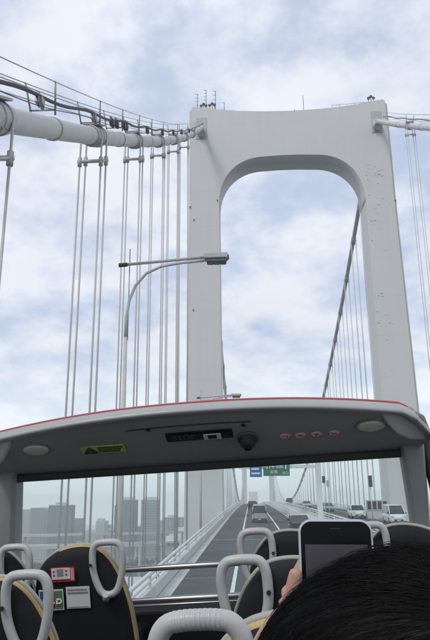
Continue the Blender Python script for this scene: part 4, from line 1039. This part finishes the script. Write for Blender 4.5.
def ensure_skin(name, *a, **k): return skinned(name, *a, **k)

body = skinned('body', V, E_, RD, M['skin'], pe)
# palm, thumb and fingers of the hand that holds the phone (bus coordinates)
palm = [(-0.020,0.770,-0.160),(-0.006,0.792,-0.150),(0.000,0.800,-0.140)]
HV = [(-0.018,0.772,-0.158),(-0.014,0.790,-0.140),(-0.008,0.797,-0.120)]; HE = [(0,1),(1,2)]; HR = [(0.020,0.017),(0.022,0.014),(0.016,0.011)]
def finger(start, pts, r0, r1):
    i0 = len(HV)
    for i, p in enumerate(pts):
        HV.append(p); HE.append((start if i == 0 else i0+i-1, i0+i)); HR.append(lerp(r0, r1, i/(len(pts)-1)))
finger(0, [(-0.0215,0.766,-0.143),(-0.0185,0.763,-0.125),(-0.0135,0.763,-0.108)], 0.0108, 0.0072)                   # thumb along the left edge
finger(2, [(-0.004,0.801,-0.104),(0.018,0.804,-0.094),(0.036,0.802,-0.090)], 0.0085, 0.0068)
finger(2, [(0.000,0.803,-0.122),(0.026,0.806,-0.114),(0.046,0.803,-0.110)], 0.0088, 0.0070)
finger(1, [(0.002,0.803,-0.141),(0.026,0.806,-0.135),(0.045,0.803,-0.132)], 0.0085, 0.0066)
finger(1, [(0.000,0.801,-0.158),(0.020,0.804,-0.155),(0.034,0.802,-0.153)], 0.0075, 0.0058)
skinned('hand', HV, HE, HR, M['skin'], pe)
# clothes: a loose dark top over the torso and upper arms, dark trousers
tv = [(0.07,0.42,-0.88),(0.07,0.43,-0.70),(0.07,0.45,-0.52),(0.07,0.485,-0.405),(-0.10,0.47,-0.44),(-0.16,0.54,-0.51),(0.24,0.47,-0.44),(0.29,0.52,-0.60)]
skinned('shirt', tv, [(0,1),(1,2),(2,3),(3,4),(4,5),(3,6),(6,7)], [0.14,0.14,0.15,0.085,0.078,0.062,0.078,0.062], M['cloth'], pe)
tv = [(0.07,0.43,-0.90),(-0.02,0.50,-0.90),(-0.03,0.90,-0.86),(-0.03,0.93,-1.08),(0.16,0.50,-0.90),(0.17,0.90,-0.86),(0.17,0.93,-1.08)]
skinned('trousers', tv, [(0,1),(1,2),(2,3),(0,4),(4,5),(5,6)], [0.13,0.088,0.068,0.055,0.088,0.068,0.055], M['cloth'], pe)
for sx in (-1, 1):
    MB().loft([[(HCx+0.011*math.cos(a*PI/6)*q, 0.583+q2-0.50, -0.165+0.007*math.sin(a*PI/6)*q+1.15) for a in range(12)] for q, q2 in ((1,0),(0.6,0.006))] if False else [[(0.0+sx*0.032+0.011*q*math.cos(a*PI/6), 0.088+q2, 0.975+0.007*q*math.sin(a*PI/6)) for a in range(12)] for q, q2 in ((1,0.0),(0.6,0.008),(0.1,0.011))], smooth=True).build('eye', M['paper'], pe)
    MB().tube([(sx*0.076,0.015,0.955),(sx*0.084,0.010,0.985)], [0.012,0.016], 10).build('ear', M['skin'], pe)
MB().tube([(0,0.082,0.985),(0,0.108,0.945)], [0.008,0.015], 10).build('nose', M['skin'], pe)
MB().tube([(-0.022,0.083,0.920),(0,0.089,0.918),(0.022,0.083,0.920)], [0.004,0.006,0.004], 8).build('mouth', M['pink'], pe)
# hair: a shaped cap with many strands flowing from the crown
HC = Vector((0.068, 0.505, -0.180)); ha, hb_, hc_ = 0.124, 0.112, 0.117
TILT = Matrix.Rotation(R(52), 3, 'Y') @ Matrix.Rotation(R(25), 3, 'X')    # the crown sits to the right and towards the back
def hp(th, phi, k=1.0):         # th from the crown down, phi round the head
    s_ = math.sin(th); d = TILT @ Vector((s_*math.cos(phi), s_*math.sin(phi), math.cos(th)))
    return Vector((HC.x+ha*k*d.x, HC.y-0.01+hb_*k*d.y, HC.z+hc_*k*d.z))-PO
mb = MB(); rings = []
for i in range(1, 22):
    th = i/21*PI*0.86; rings.append([hp(th, 2*PI*j/48, 1+0.012*math.sin(3*2*PI*j/48+th*3)+0.007*math.sin(7*2*PI*j/48+th*2)) for j in range(48)])
mb.loft(rings, smooth=True, caps=True); cap = mb.build('hair', M['hair'], pe)
random.seed(31); mb = MB()
for i in range(17000):
    phi = random.uniform(0, 2*PI); t0 = random.uniform(0.02, 1.9); ln_ = random.uniform(0.45, 0.95); k0 = 1.0+random.random()**1.6*0.030; tw = random.gauss(0, 0.10)+0.25*math.sin(phi*3+t0*2)+0.10*math.sin(phi*9+t0*5); lift = random.random()**8*0.06
    P = []
    for j in range(6):
        u = j/5; P.append(hp(min(t0+ln_*u, 2.4), phi+tw*u*(1 if t0 > 0.3 else 2), k0+lift*u*math.sin(u*2.6)+0.004*math.sin(phi*23+u*4)))
    mb.tube(P, [0.00013,0.00016,0.00016,0.00016,0.00014,0.00006], 3, caps=False)
mb.build('hair_strands', M['hair'], cap, recalc=False)

# ------------------------------------------------------------------ haze over the bay
hm = bpy.data.materials.new('haze'); hm.use_nodes = True; t = hm.node_tree; t.nodes.clear()
o_ = t.nodes.new('ShaderNodeOutputMaterial'); v = t.nodes.new('ShaderNodeVolumePrincipled'); v.inputs['Color'].default_value = (0.97, 1.0, 1.0, 1); v.inputs['Density'].default_value = 0.00036; v.inputs['Anisotropy'].default_value = 0.2
t.links.new(v.outputs[0], o_.inputs['Volume'])
MB().box(-3500,3500,-3500,3500,-68,72).build('haze', hm, kind='stuff')
